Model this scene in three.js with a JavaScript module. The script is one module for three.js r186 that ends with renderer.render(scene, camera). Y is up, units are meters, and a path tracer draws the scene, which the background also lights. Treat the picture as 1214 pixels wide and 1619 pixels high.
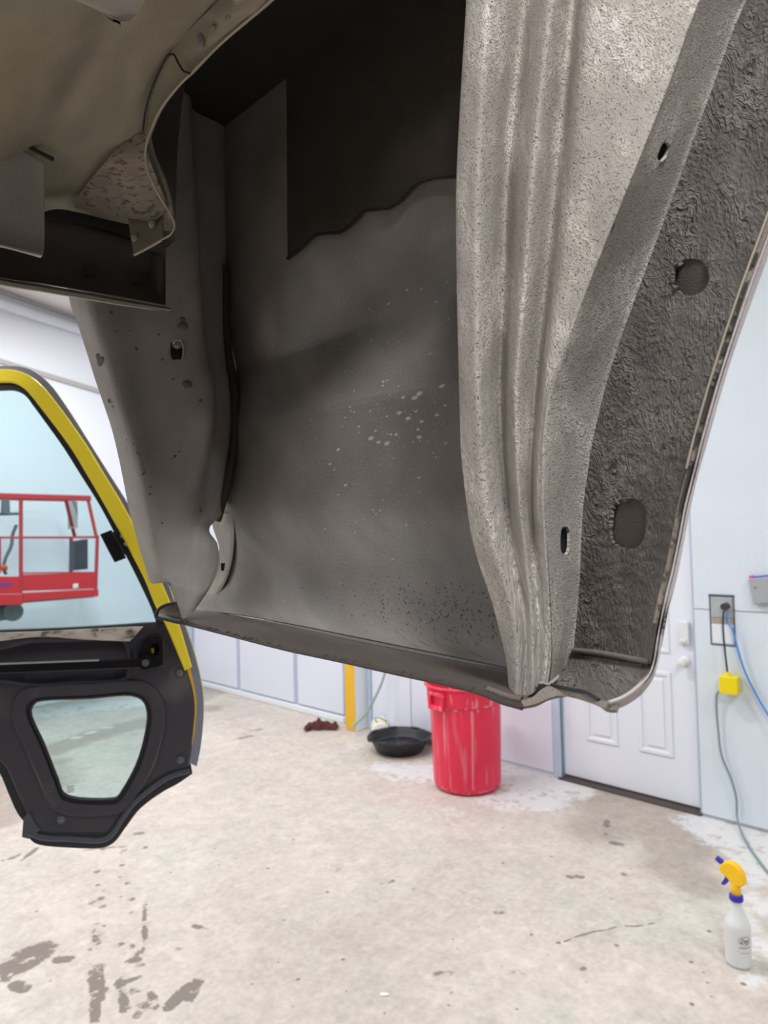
import * as THREE from 'three';
import { RoundedBoxGeometry } from 'three/addons/geometries/RoundedBoxGeometry.js';
import { mergeGeometries } from 'three/addons/utils/BufferGeometryUtils.js';
import { RectAreaLightUniformsLib } from 'three/addons/lights/RectAreaLightUniformsLib.js';
import { FontLoader } from 'three/addons/loaders/FontLoader.js';
import { TextGeometry } from 'three/addons/geometries/TextGeometry.js';

// ------------------------------------------------------------------ camera
// World: wall_right is the plane z = 0, wall_back the plane x = 0, floor y = 0.
const V = (x, y, z) => new THREE.Vector3(x, y, z);
const W = 1214, H = 1619, FPX = 1079;
const EYE = V(7.95, 1.75, 4.34);
const pitch = THREE.MathUtils.degToRad(2), roll = THREE.MathUtils.degToRad(1.4);
const F0 = V(-0.7028, 0, -0.7114), R0 = V(0.7114, 0, -0.7028), Y0 = V(0, 1, 0);
const FW = F0.clone().multiplyScalar(Math.cos(pitch)).addScaledVector(Y0, Math.sin(pitch));
const UP0 = R0.clone().cross(FW).normalize();
const RT = R0.clone().multiplyScalar(Math.cos(roll)).addScaledVector(UP0, -Math.sin(roll));
const UP = UP0.clone().multiplyScalar(Math.cos(roll)).addScaledVector(R0, Math.sin(roll));
const camera = new THREE.PerspectiveCamera(2 * Math.atan(H / 2 / FPX) * 180 / Math.PI, W / H, 0.02, 60);
camera.position.copy(EYE);
camera.quaternion.setFromRotationMatrix(new THREE.Matrix4().makeBasis(RT, UP, FW.clone().negate()));
camera.focus = 0.95;
camera.userData.fStop = 6.0;

const scene = new THREE.Scene();
scene.background = new THREE.Color(0x0b0c0d);
const renderer = new THREE.WebGLRenderer();
renderer.toneMapping = THREE.LinearToneMapping;
renderer.toneMappingExposure = 1.18;
renderer.shadowMap.enabled = true;
RectAreaLightUniformsLib.init();
// ceiling strip lights: [x, z, length along x, intensity]; built as fixtures further down
const LAMPS = [[2.0, 2.2, 46], [2.0, 5.6, 54], [4.8, 2.2, 44], [6.9, 7.4, 40], [3.2, 7.6, 36], [9.4, 2.0, 36], [9.5, 5.1, 112, 4.72]];

// ------------------------------------------------------------------ helpers
let seed = 7;
const rnd = () => { seed = (seed + 0x6d2b79f5) | 0; let t = Math.imul(seed ^ (seed >>> 15), 1 | seed); t = (t + Math.imul(t ^ (t >>> 7), 61 | t)) ^ t; return ((t ^ (t >>> 14)) >>> 0) / 4294967296; };
const rr = (a, b) => a + (b - a) * rnd();
const lerp = (a, b, t) => a + (b - a) * t, clamp = (x, a = 0, b = 1) => Math.min(b, Math.max(a, x));
const sstep = (a, b, x) => { const t = clamp((x - a) / (b - a)); return t * t * (3 - 2 * t); };
const ray = (x, y) => FW.clone().addScaledVector(RT, (x - W / 2) / FPX).addScaledVector(UP, (H / 2 - y) / FPX);
const P = (x, y, d) => EYE.clone().addScaledVector(ray(x, y), d);                       // pixel + view depth -> point
const hit = (x, y, o, n) => { const r = ray(x, y); return EYE.clone().addScaledVector(r, o.clone().sub(EYE).dot(n) / r.dot(n)); };
const onFloor = (x, y) => hit(x, y, V(0, 0, 0), Y0);
const ZN = V(0, 0, 1), XN = V(1, 0, 0);
const onA = (x, y, z = 0) => hit(x, y, V(0, 0, z), ZN);                                // on wall_right
const onB = (x, y, at = 0) => hit(x, y, V(at, 0, 0), XN);                              // on wall_back
const names = {};
const numbered = (n) => { names[n] = (names[n] ?? -1) + 1; return names[n] ? n + '_' + String(names[n]).padStart(3, '0') : n; };
function mk(name, geo, mat, parent = scene) {
  const m = new THREE.Mesh(geo, mat); m.name = numbered(name); parent.add(m); m.castShadow = m.receiveShadow = true; return m;
}
function thing(name, label, category, pos = V(0, 0, 0), turn = 0, group) {
  const o = new THREE.Group(); o.name = numbered(name); o.position.copy(pos); o.rotation.y = turn; scene.add(o);
  return tag(o, label, category, group);
}
function tag(o, label, category, group) { o.userData.label = label; o.userData.category = category; if (group) o.userData.group = group; return o; }
function struct(name, geo, mat) { const m = mk(name, geo, mat); m.userData.kind = 'structure'; return m; }
const rel = (geo, o) => geo.translate(-o.position.x, -o.position.y, -o.position.z);
function boxGeo(x0, x1, y0, y1, z0, z1, r = 0) {
  const w = Math.abs(x1 - x0), h = Math.abs(y1 - y0), d = Math.abs(z1 - z0);
  const g = r ? new RoundedBoxGeometry(w, h, d, 2, Math.min(r, w / 2.1, h / 2.1, d / 2.1)) : new THREE.BoxGeometry(w, h, d);
  const out = r ? g : g.toNonIndexed();
  return out.translate((x0 + x1) / 2, (y0 + y1) / 2, (z0 + z1) / 2);
}
function boxUV(g, s = 1) {  // uv in metres from the dominant axis of each face
  const p = g.attributes.position, n = g.attributes.normal, uv = new Float32Array(p.count * 2);
  for (let i = 0; i < p.count; i++) {
    const ax = Math.abs(n.getX(i)), ay = Math.abs(n.getY(i)), az = Math.abs(n.getZ(i));
    const a = ax > ay && ax > az ? [p.getZ(i), p.getY(i)] : ay > az ? [p.getX(i), p.getZ(i)] : [p.getX(i), p.getY(i)];
    uv[2 * i] = a[0] / s; uv[2 * i + 1] = a[1] / s;
  }
  g.setAttribute('uv', new THREE.BufferAttribute(uv, 2)); return g;
}
const merge = (l) => mergeGeometries(l.map((g) => { const h = g.index ? g.toNonIndexed() : g; for (const k of Object.keys(h.attributes)) if (!['position', 'normal', 'uv'].includes(k)) h.deleteAttribute(k); return h; }));
function tube(points, r, seg = 60, sides = 8, closed = false) {
  return new THREE.TubeGeometry(new THREE.CatmullRomCurve3(points, closed, 'centripetal'), seg, r, sides, closed);
}
function bar(a, b, w, h = w, r = 0.004) {   // box from a to b
  const L = a.distanceTo(b), g = new RoundedBoxGeometry(w, h, L, 2, Math.min(r, w / 2.2, h / 2.2));
  const m = new THREE.Matrix4().lookAt(b, a, Y0); g.applyMatrix4(m); const c = a.clone().add(b).multiplyScalar(0.5);
  return g.translate(c.x, c.y, c.z);
}

// ------------------------------------------------------------------ noise and textures
const HASH = new Float32Array(65536); for (let i = 0; i < 65536; i++) HASH[i] = rnd() * 2 - 1;
function vn(x, y, per, sd, perY = per) {   // tileable gradient noise
  const xi = Math.floor(x), yi = Math.floor(y), fx = x - xi, fy = y - yi, u = fx * fx * fx * (fx * (fx * 6 - 15) + 10), v = fy * fy * fy * (fy * (fy * 6 - 15) + 10);
  const X0 = ((xi % per) + per) % per, X1 = (X0 + 1) % per, A = ((yi % perY) + perY) % perY, B = (A + 1) % perY;
  const g = (a, b, dx, dy) => { const n = (a * 1619 + b * 31337 + sd * 6971 + ((a * b) % 977) * 13) & 65535; return HASH[n] * dx + HASH[(n + 7919) & 65535] * dy; };
  const a = g(X0, A, fx, fy), b = g(X1, A, fx - 1, fy), c = g(X0, B, fx, fy - 1), d = g(X1, B, fx - 1, fy - 1);
  return 2.1 * (a + (b - a) * u + (c - a + (a - b - c + d) * u) * v);
}
function fbm(x, y, per, oct, sd, gain = 0.5, perY = per) {
  let s = 0, a = 1, t = 0;
  for (let i = 0; i < oct; i++) { s += a * vn(x, y, per, sd + i * 3, perY); t += a; x *= 2; y *= 2; per *= 2; perY *= 2; a *= gain; }
  return s / t;
}
const toS = (c) => Math.round(255 * clamp(c <= 0.0031308 ? c * 12.92 : 1.055 * Math.pow(c, 1 / 2.4) - 0.055));
function texPair(n, m, f, repeat = true) {   // f(u, v) -> [r, g, b, height, rough] linear
  const c = new Uint8Array(n * m * 4), h = new Uint8Array(n * m * 4), g = new Uint8Array(n * m * 4);
  for (let y = 0; y < m; y++) for (let x = 0; x < n; x++) {
    const q = f((x + 0.5) / n, (y + 0.5) / m), i = (y * n + x) * 4;
    c[i] = toS(q[0]); c[i + 1] = toS(q[1]); c[i + 2] = toS(q[2]); c[i + 3] = 255;
    h[i] = h[i + 1] = h[i + 2] = Math.round(255 * clamp(q[3])); h[i + 3] = 255;
    g[i] = 0; g[i + 1] = Math.round(255 * clamp(q[4] ?? 0.9)); g[i + 2] = 0; g[i + 3] = 255;
  }
  const mkT = (d, srgb) => { const t = new THREE.DataTexture(d, n, m); t.magFilter = THREE.LinearFilter; t.minFilter = THREE.LinearFilter; if (srgb) t.colorSpace = THREE.SRGBColorSpace; t.wrapS = t.wrapT = repeat === true ? THREE.RepeatWrapping : repeat ? repeat : THREE.ClampToEdgeWrapping; t.needsUpdate = true; return t; };
  return { map: mkT(c, true), bump: mkT(h), rough: mkT(g) };
}
const scaled = (t, s) => { const c = t.clone(); c.repeat.set(1 / s, 1 / s); c.needsUpdate = true; return c; };
function std(o) { return new THREE.MeshStandardMaterial({ side: THREE.DoubleSide, ...o }); }

// pitted undercoat: light worm-like veins and dark pits on beige dust
const pitT = texPair(1024, 1024, (u, v) => {
  const wx = fbm(u * 12, v * 12, 12, 3, 1) * 0.5, wy = fbm(u * 12, v * 12, 12, 3, 5) * 0.5;
  const a = 1 - Math.abs(fbm(u * 50 + wx * 4, v * 34 + wy * 4, 50, 2, 11, 0.5, 34)) * 3.2;
  const b = 1 - Math.abs(fbm(u * 110 + wx * 4, v * 80 + wy * 4, 110, 2, 17, 0.5, 80)) * 3.2;
  const big = fbm(u * 4, v * 3, 4, 4, 23, 0.55, 3), patch = sstep(-0.1, 0.3, big);
  const pits = sstep(0.6, 0.95, vn(u * 150, v * 110, 150, 29, 110) + 0.35 * vn(u * 40, v * 30, 40, 31, 30));
  const vein = clamp(Math.max(a * 0.8, b)), worn = sstep(0.2, 0.42, big + 0.22 * fbm(u * 40, v * 40, 40, 2, 37));
  const k = (0.6 + 0.44 * vein * (0.35 + 0.65 * patch) + 0.12 * big + 0.08 * fbm(u * 230, v * 230, 230, 1, 41)) * (1 - 0.5 * pits);
  return [k * 0.66 + 0.12 * worn * vein, k * 0.605 + 0.12 * worn * vein, k * 0.55 + 0.128 * worn * vein, 0.42 + 0.3 * vein * (0.4 + 0.6 * patch) + 0.2 * big - 0.4 * pits, 0.92];
});
// caked mud: warped ridges and crumbs
const mudT = texPair(1024, 1024, (u, v) => {
  const wx = fbm(u * 8, v * 8, 8, 4, 51), wy = fbm(u * 8, v * 8, 8, 4, 57);
  const a = 1 - Math.abs(fbm(u * 9 + wx * 2.2, v * 34 + wy * 5, 9, 4, 61, 0.55, 34)) * 2.6;
  const b = fbm(u * 90, v * 90, 90, 3, 67, 0.6), c = fbm(u * 6, v * 6, 6, 4, 71), d = fbm(u * 16 + wx, v * 48 + wy * 3, 16, 4, 73, 0.6, 48);
  const on = sstep(-0.3, 0.25, c + 0.6 * wx), ridge = Math.pow(clamp(a), 2.2) * on, hole = sstep(0.12, 0.45, d + 0.4 * b - 0.25 * ridge) * 0.7 * on;
  const k = (0.86 + 0.42 * ridge + 0.28 * b + 0.4 * c) * (1 - hole);
  return [k * 0.152, k * 0.136, k * 0.124, 0.3 + 0.42 * ridge + 0.2 * b + 0.12 * c - 0.3 * hole, 0.9];
});
// thin brown dust film over painted steel, with fine specks
const dustFn = (u, v) => {
  const c = fbm(u * 6, v * 6, 6, 5, 81), f = fbm(u * 150, v * 150, 150, 2, 87), s = sstep(0.75, 1.05, vn(u * 170, v * 170, 170, 91) + 0.25 * c), d = sstep(0.95, 1.2, vn(u * 190, v * 190, 190, 95) + 0.3 * c);
  const k = 0.95 + 0.2 * c + 0.1 * f + 0.25 * s - 0.3 * d, w = fbm(u * 3, v * 3, 3, 3, 99);
  return [k * (0.4 + 0.026 * w), k * 0.37, k * (0.345 - 0.016 * w), 0.5 + 0.2 * f + 0.3 * s - 0.3 * d + 0.2 * c, 0.72 + 0.15 * c];
};
const dustT = texPair(1024, 1024, dustFn);
const rustT = texPair(512, 512, (u, v) => {
  const c = fbm(u * 5, v * 9, 5, 4, 101, 0.5, 9), p = sstep(0.1, 0.45, fbm(u * 14, v * 26, 14, 4, 107, 0.55, 26) + 0.3 * c), k = 1 + 0.35 * c + 0.2 * fbm(u * 90, v * 90, 90, 2, 111);
  return [k * lerp(0.25, 0.12, p), k * lerp(0.215, 0.093, p), k * lerp(0.18, 0.075, p), 0.6 - 0.3 * p + 0.2 * c, 0.92];
});
const plasticT = texPair(512, 512, (u, v) => {
  const c = fbm(u * 3, v * 3, 3, 5, 121), f = fbm(u * 120, v * 120, 120, 2, 127), dust = sstep(0.1, 0.7, c + 0.12 * f) * 0.6;
  return [lerp(0.045, 0.14, dust) + f * 0.004, lerp(0.043, 0.132, dust) + f * 0.004, lerp(0.055, 0.128, dust) + f * 0.004, 0.5 + 0.4 * f, 0.5 + 0.35 * dust];
});
const wallT = texPair(512, 512, (u, v) => {
  const c = fbm(u * 4, v * 4, 4, 5, 131), f = fbm(u * 64, v * 20, 64, 3, 137, 0.5, 20), k = 1 + 0.035 * c + 0.015 * f;
  return [k * 0.67, k * 0.75, k * 0.83, 0.5 + 0.3 * f + 0.3 * c, 0.5 + 0.1 * c];
});

const M = {
  boltGloss: std({ color: 0x60656e, roughness: 0.25 }),
  wallGrey: std({ color: 0x53575b, roughness: 0.7 }),
  padDustLitEdge: std({ map: scaled(dustT.map, 0.3), roughness: 0.8, color: 0xf4f2ee }),  // pale dust for the pad plate, and light painted on the edge strip
  shadeBlack: std({ color: 0x2b2724, roughness: 0.8 }),  // near-black for the added light blockers and the painted shadow gap
  sealGrey: std({ color: 0x85889a, roughness: 0.5 }),
  pit: std({ map: scaled(pitT.map, 0.3), bumpMap: scaled(pitT.bump, 0.3), bumpScale: 0.0035, roughness: 0.9 }),
    mud: std({ map: scaled(mudT.map, 0.42), bumpMap: scaled(mudT.bump, 0.42), bumpScale: 0.0055, roughness: 0.85 }),
  rim: std({ bumpMap: scaled(pitT.bump, 0.16), bumpScale: 0.002, roughness: 0.85, color: 0xd0c8c8 }),
  dust: std({ map: scaled(dustT.map, 0.5), bumpMap: scaled(dustT.bump, 0.5), bumpScale: 0.0008, roughness: 0.75 }),
  pan: std({ map: scaled(dustT.map, 0.4), bumpMap: scaled(dustT.bump, 0.4), bumpScale: 0.001, roughness: 0.8, color: 0xdedac6 }),
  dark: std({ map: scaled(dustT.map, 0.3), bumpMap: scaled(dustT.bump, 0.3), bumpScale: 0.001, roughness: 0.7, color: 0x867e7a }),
  rust: std({ map: scaled(rustT.map, 0.22), bumpMap: scaled(rustT.bump, 0.22), bumpScale: 0.002, roughness: 0.9 }),
  edge: std({ color: 0xa8a092, roughness: 0.6, metalness: 0.1 }),
  hem: std({ map: scaled(pitT.map, 0.3), bumpMap: scaled(pitT.bump, 0.3), bumpScale: 0.0012, roughness: 0.8, color: 0xb9b4b0 }),
  sheet: std({ map: scaled(dustT.map, 0.3), bumpMap: scaled(dustT.bump, 0.3), bumpScale: 0.003, roughness: 0.8, color: 0x655e55 }),  // dust tone darkened for the shaded upper recess
  chrome: std({ color: 0x9a9c9d, roughness: 0.35, metalness: 0.9 }),
  wall: std({ map: scaled(wallT.map, 1.3), bumpMap: scaled(wallT.bump, 1.3), bumpScale: 0.0015, roughness: 0.5 }),
  wallPanel: std({ color: 0xdfe5f3, roughness: 0.4 }),
  wallWhite: std({ color: 0xf2f7ff, roughness: 0.6 }),
  seam: std({ color: 0xb3bcd0, roughness: 0.7 }),
  trimWhite: std({ color: 0xe4ebf2, roughness: 0.4 }),
  trimBlue: std({ color: 0xb9cbe0, roughness: 0.4 }),
  trimGrey: std({ color: 0xb9b9b6, roughness: 0.6 }),
  ceiling: std({ color: 0xe6e3e0, roughness: 0.8 }),
  doorWhite: std({ color: 0xe3e8f3, roughness: 0.38 }),
  hinge: std({ color: 0xdfe2e2, roughness: 0.35 }),
  threshold: std({ map: scaled(rustT.map, 0.4), roughness: 0.8, color: 0x9a98a0 }),
  yellow: std({ color: 0xffe63c, roughness: 0.35 }),
  yellowWorn: std({ color: 0xe8b528, roughness: 0.5 }),
  rubber: std({ color: 0x24262b, roughness: 0.6 }),
  rubberGrey: std({ color: 0x4a4d58, roughness: 0.5 }),
  plastic: std({ map: scaled(plasticT.map, 0.55), bumpMap: scaled(plasticT.bump, 0.2), bumpScale: 0.0004, roughness: 0.6 }),
  plasticClean: std({ color: 0x26272c, roughness: 0.5, bumpMap: scaled(plasticT.bump, 0.2), bumpScale: 0.0004 }),
  blackGloss: std({ color: 0x121316, roughness: 0.3 }),
  tinted: new THREE.MeshPhysicalMaterial({ color: 0xe6f3f4, roughness: 0.02, transmission: 1, thickness: 0, ior: 1.4, side: THREE.DoubleSide }),
  liftRed: std({ color: 0xd8323a, roughness: 0.45 }),
  liftRail: std({ color: 0xc23a40, roughness: 0.5 }),
  liftGrey: std({ color: 0x6e7a80, roughness: 0.6 }),
  lensGrey: std({ color: 0xb2b3b2, roughness: 0.6 }),
  canRed: null,
  pan_black: std({ color: 0x1b1d20, roughness: 0.45 }),
  white: std({ color: 0xf1f1ef, roughness: 0.5 }),
  cordGrey: std({ color: 0x7f949b, roughness: 0.5 }),
  cordBlack: std({ color: 0x34363a, roughness: 0.5 }),
  cordBlue: std({ color: 0x4a8fdc, roughness: 0.4 }),
  hose: std({ color: 0x9fb0aa, roughness: 0.5 }),
  galv: std({ color: 0xb8c0c6, roughness: 0.4, metalness: 0.4 }),
  rag: std({ color: 0x5a3030, roughness: 1 }),
};
M.pit.name = 'pitted'; 

// ------------------------------------------------------------------ room
const RX = 13, RZ = 10.5;
// floor with its own stains: mask fields painted as soft blobs at places on the floor
const FXM = 8.2, FZM = 4.7, FN = 2048, FM = 1174;
const floorMask = { dark: new Float32Array(FN * FM), white: new Float32Array(FN * FM), damp: new Float32Array(FN * FM) };
function blob(mask, p, r, a = 1, sq = 1) {
  const cx = p.x / FXM * FN, cy = p.z / FZM * FM, R = r / FXM * FN, b = floorMask[mask];
  for (let y = Math.max(0, Math.floor(cy - R)); y <= Math.min(FM - 1, cy + R); y++) for (let x = Math.max(0, Math.floor(cx - R)); x <= Math.min(FN - 1, cx + R); x++) {
    const d = Math.hypot(x - cx, y - cy) / R; if (d < 1) { const v = a * (1 - d * d) * (1 - d * d), i = y * FN + x; b[i] = Math.max(b[i], v) + 0.3 * Math.min(b[i], v); }
  }
}
function stroke(mask, pts, r, a = 1) {
  for (let k = 0; k < pts.length - 1; k++) {
    const A = onFloor(...pts[k]), B = onFloor(...pts[k + 1]), n = Math.max(1, Math.ceil(A.distanceTo(B) / (r * 0.4)));
    for (let i = 0; i <= n; i++) blob(mask, A.clone().lerp(B, i / n), r * rr(0.8, 1.15), a);
  }
}
for (const [pts, r, a] of [
  [[[2, 1536], [22, 1522], [40, 1508], [66, 1498], [80, 1500]], 0.075, 1], [[[10, 1545], [35, 1530], [60, 1515]], 0.06, 1], [[[24, 1556], [38, 1562]], 0.05, 0.9], [[[90, 1518], [110, 1516]], 0.035, 0.9],
  [[[150, 1470], [154, 1490]], 0.035, 0.7], [[[150, 1528], [150, 1560], [150, 1590], [152, 1612]], 0.032, 0.85], [[[160, 1530], [162, 1580]], 0.022, 0.5], [[[190, 1550], [195, 1580], [200, 1596]], 0.03, 0.7], [[[186, 1556], [222, 1544]], 0.024, 0.6],
  [[[230, 1430], [228, 1460], [230, 1478], [228, 1510]], 0.02, 0.6], [[[208, 1518], [220, 1516]], 0.03, 0.8], [[[238, 1570], [246, 1592]], 0.03, 0.8], [[[268, 1590], [290, 1568], [312, 1552], [300, 1575]], 0.045, 0.95], [[[308, 1463], [326, 1470]], 0.026, 0.6],
  [[[375, 1168], [396, 1164]], 0.05, 0.75], [[[398, 1155], [412, 1153]], 0.045, 0.7], [[[386, 1160], [388, 1160]], 0.03, 0.7], [[[210, 1319], [226, 1317]], 0.04, 0.5], [[[16, 1358], [30, 1350]], 0.04, 0.5],
  [[[958, 1298], [960, 1306]], 0.04, 0.75], [[[958, 1318], [960, 1324]], 0.032, 0.7], [[[968, 1332], [982, 1335]], 0.04, 0.55], [[[898, 1385], [904, 1385]], 0.035, 0.8], [[[912, 1384], [916, 1385]], 0.035, 0.8], [[[986, 1382], [992, 1383]], 0.03, 0.7], [[[1000, 1383], [1006, 1386]], 0.034, 0.7],
  [[[785, 1442], [794, 1442]], 0.04, 0.45], [[[908, 1530], [924, 1530]], 0.03, 0.45], [[[690, 1540], [720, 1538]], 0.04, 0.3], [[[602, 1398], [622, 1392]], 0.04, 0.3], [[[130, 1345], [165, 1340], [200, 1338]], 0.02, 0.35], [[[60, 1340], [35, 1360]], 0.03, 0.45],
]) stroke('dark', pts, r, a);
stroke('dark', [[892, 1488], [912, 1480], [940, 1472], [958, 1470], [980, 1463], [1004, 1464], [1034, 1459]], 0.008, 0.95);   // hairline crack
for (let i = 0; i < 130; i++) blob('dark', onFloor(rr(0, 1214), rr(1290, 1615)), rr(0.006, 0.02), rr(0.3, 0.8));
for (let i = 0; i < 70; i++) blob('dark', onFloor(rr(0, 1214), rr(1250, 1615)), rr(0.04, 0.12), rr(0.14, 0.3));
for (let i = 0; i < 70; i++) { const c = rr(0, 1) < 0.5 ? rr(140, 170) : rr(190, 235); blob('dark', onFloor(c, rr(1330, 1615)), rr(0.02, 0.045), rr(0.3, 0.62)); }
for (const [x, y, r, a] of [[650, 1222, 0.35, 0.9], [610, 1212, 0.25, 0.7], [690, 1225, 0.3, 0.7], [830, 1228, 0.45, 1], [880, 1245, 0.4, 0.9], [800, 1262, 0.35, 0.75], [860, 1265, 0.3, 0.7], [930, 1243, 0.2, 0.7], [560, 1180, 0.2, 0.5], [700, 1290, 0.3, 0.35],
  [1110, 1300, 0.25, 1], [1150, 1315, 0.3, 1], [1200, 1335, 0.3, 1], [1190, 1380, 0.22, 0.75], [1205, 1430, 0.2, 0.7], [1175, 1460, 0.14, 0.55], [1200, 1500, 0.16, 0.6], [1120, 1330, 0.12, 0.6], [1190, 1545, 0.12, 0.5], [1205, 1360, 0.3, 0.8], [60, 1128, 0.4, 0.9], [110, 1122, 0.4, 0.9], [160, 1116, 0.4, 0.9], [215, 1110, 0.4, 0.9], [120, 1166, 0.09, 0.8], [145, 1158, 0.09, 0.8], [170, 1150, 0.09, 0.8]]) blob('white', onFloor(x, y), r, a);
for (const [x, y, r, a] of [[980, 1270, 0.5, 0.9], [1040, 1300, 0.4, 1], [1080, 1340, 0.35, 0.9], [1110, 1400, 0.22, 0.8], [950, 1310, 0.4, 0.7], [1060, 1370, 0.3, 0.7], [20, 1240, 0.7, 1], [-40, 1290, 0.5, 1], [10, 1300, 0.15, 0.8], [340, 1090, 0.5, 1], [300, 1105, 0.4, 1], [330, 1120, 0.25, 0.8], [70, 1190, 0.3, 0.9], [110, 1176, 0.3, 0.9], [150, 1162, 0.32, 0.9], [195, 1150, 0.32, 0.9], [230, 1142, 0.3, 0.9], [90, 1205, 0.2, 0.7]]) blob('damp', onFloor(x, y), r, a);
const floorT = texPair(FN, FM, (u, v) => {
  const X = u * FXM, Z = v * FZM, i = Math.min(FM - 1, Math.floor(v * FM)) * FN + Math.min(FN - 1, Math.floor(u * FN));
  const c = fbm(X * 1.1, Z * 1.1, 512, 5, 141), m = fbm(X * 5, Z * 5, 512, 4, 147, 0.6), f = fbm(X * 34, Z * 34, 2048, 3, 151, 0.65), e = fbm(X * 13, Z * 13, 1024, 5, 155, 0.66), g = fbm(X * 1.7 + 9, Z * 1.7, 512, 3, 157);
  const dk = sstep(0.22, 0.6, floorMask.dark[i] * (0.85 + 2.2 * e + 0.5 * f)), wh = sstep(0.15, 0.75, floorMask.white[i] * (1 + 1.5 * e + 0.4 * f + 0.6 * m)), dp = sstep(0.1, 0.7, floorMask.damp[i] + 0.3 * m * sstep(0, 0.3, floorMask.damp[i]));
  let k = 1 + 0.15 * c + 0.13 * m + 0.16 * f + 0.2 * e;
  let r = 0.585 * k, G = 0.53 * k + 0.022 * sstep(0, 0.4, g), b = 0.478 * k + 0.012 * sstep(0, 0.4, g);
  r = lerp(r, r * 0.72, dp); G = lerp(G, G * 0.69, dp); b = lerp(b, b * 0.67, dp);
  const spk = sstep(0.45, 0.7, m + 0.4 * f) * 0.3; r *= 1 - spk * 0.25; G *= 1 - spk * 0.27; b *= 1 - spk * 0.3;
  r = lerp(r, 0.74, wh * 0.8); G = lerp(G, 0.75, wh * 0.8); b = lerp(b, 0.77, wh * 0.8);
  r = lerp(r, 0.16, dk * 0.85); G = lerp(G, 0.135, dk * 0.85); b = lerp(b, 0.115, dk * 0.85);
  return [r, G, b, 0.5 + 0.25 * f + 0.25 * m, 0.62 + 0.1 * m - 0.15 * dp];
}, THREE.MirroredRepeatWrapping);
M.floor = std({ map: floorT.map, bumpMap: floorT.bump, bumpScale: 0.004, roughnessMap: floorT.rough, roughness: 1 });
{
  const g = boxUV(boxGeo(-0.2, RX, -0.2, 0, -0.2, RZ)), p = g.attributes.position, uv = g.attributes.uv;
  for (let i = 0; i < p.count; i++) uv.setXY(i, p.getX(i) / FXM, p.getZ(i) / FZM);
  struct('floor', g, M.floor);
}
// sloping ceiling: read where it meets wall_back
const e0 = onB(0, 458), e1 = onB(116, 500), slope = (e0.y - e1.y) / (e0.z - e1.z), eave = e1.y - slope * e1.z;
const ceilY = (z) => eave + slope * z;
const ANG = Math.atan(slope), CL = (RZ + 0.4) / Math.cos(ANG);
{
  const g = boxGeo(-0.2, RX + 0.2, 0, 0.2, -0.3, CL); g.rotateX(-ANG); g.translate(0, ceilY(0), 0);
  struct('ceiling', g, M.ceiling);
}
const TOPY = ceilY(RZ) + 0.3;
// doorway in wall_right
const dL = onA(889, 1225).x, dR = onA(1108, 1283).x, dTop = 2.05;
const wallA = struct('wall_right', merge([boxUV(boxGeo(-0.2, dL - 0.03, 0, eave + 0.1, -0.2, 0)), boxUV(boxGeo(dR + 0.012, RX, 0, eave + 0.1, -0.2, 0)), boxUV(boxGeo(dL - 0.03, dR + 0.012, dTop + 0.02, eave + 0.1, -0.2, 0)), boxUV(boxGeo(dL - 0.03, dR + 0.012, 0, dTop + 0.02, -0.24, -0.13))]), M.wall);
function gable(x0, x1) {
  const s = new THREE.Shape(); s.moveTo(0, 0); s.lineTo(RZ, 0); s.lineTo(RZ, ceilY(RZ) + 0.1); s.lineTo(0, ceilY(0) + 0.1);
  const g = new THREE.ExtrudeGeometry(s, { depth: x1 - x0, bevelEnabled: false }); g.rotateY(-Math.PI / 2); g.translate(x1, 0, 0); return boxUV(g.index ? g.toNonIndexed() : g);
}
struct('wall_back', gable(-0.2, 0), M.wallWhite);
struct('wall_front', gable(RX, RX + 0.2), M.wallGrey);
struct('wall_left', boxUV(boxGeo(-0.2, RX + 0.2, 0, TOPY, RZ, RZ + 0.2)), M.wallGrey);
// trims on wall_back following the roof slope
{
  const line = (a, b, off) => { const A = onB(a[0], a[1]), B = onB(b[0], b[1]), d = B.clone().sub(A).normalize(); const s = A.clone().addScaledVector(d, -3.2), e = A.clone().addScaledVector(d, (A.z - 0.02) / -d.z); s.x = e.x = off; return [s, e]; };
  const [a0, a1] = line([0, 462], [116, 502], 0.02); struct('trim_1', bar(a0, a1, 0.03, 0.035), M.trimGrey);
  const [b0, b1] = line([0, 483], [120, 522], 0.06); struct('trim_2', tube([b0, b0.clone().lerp(b1, 0.5), b1], 0.055, 20, 12), M.trimWhite);
  const [c0, c1] = line([64, 591], [153, 618], 0.02); struct('trim_3', bar(c0, c1, 0.03, 0.05), M.trimGrey);
}
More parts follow.
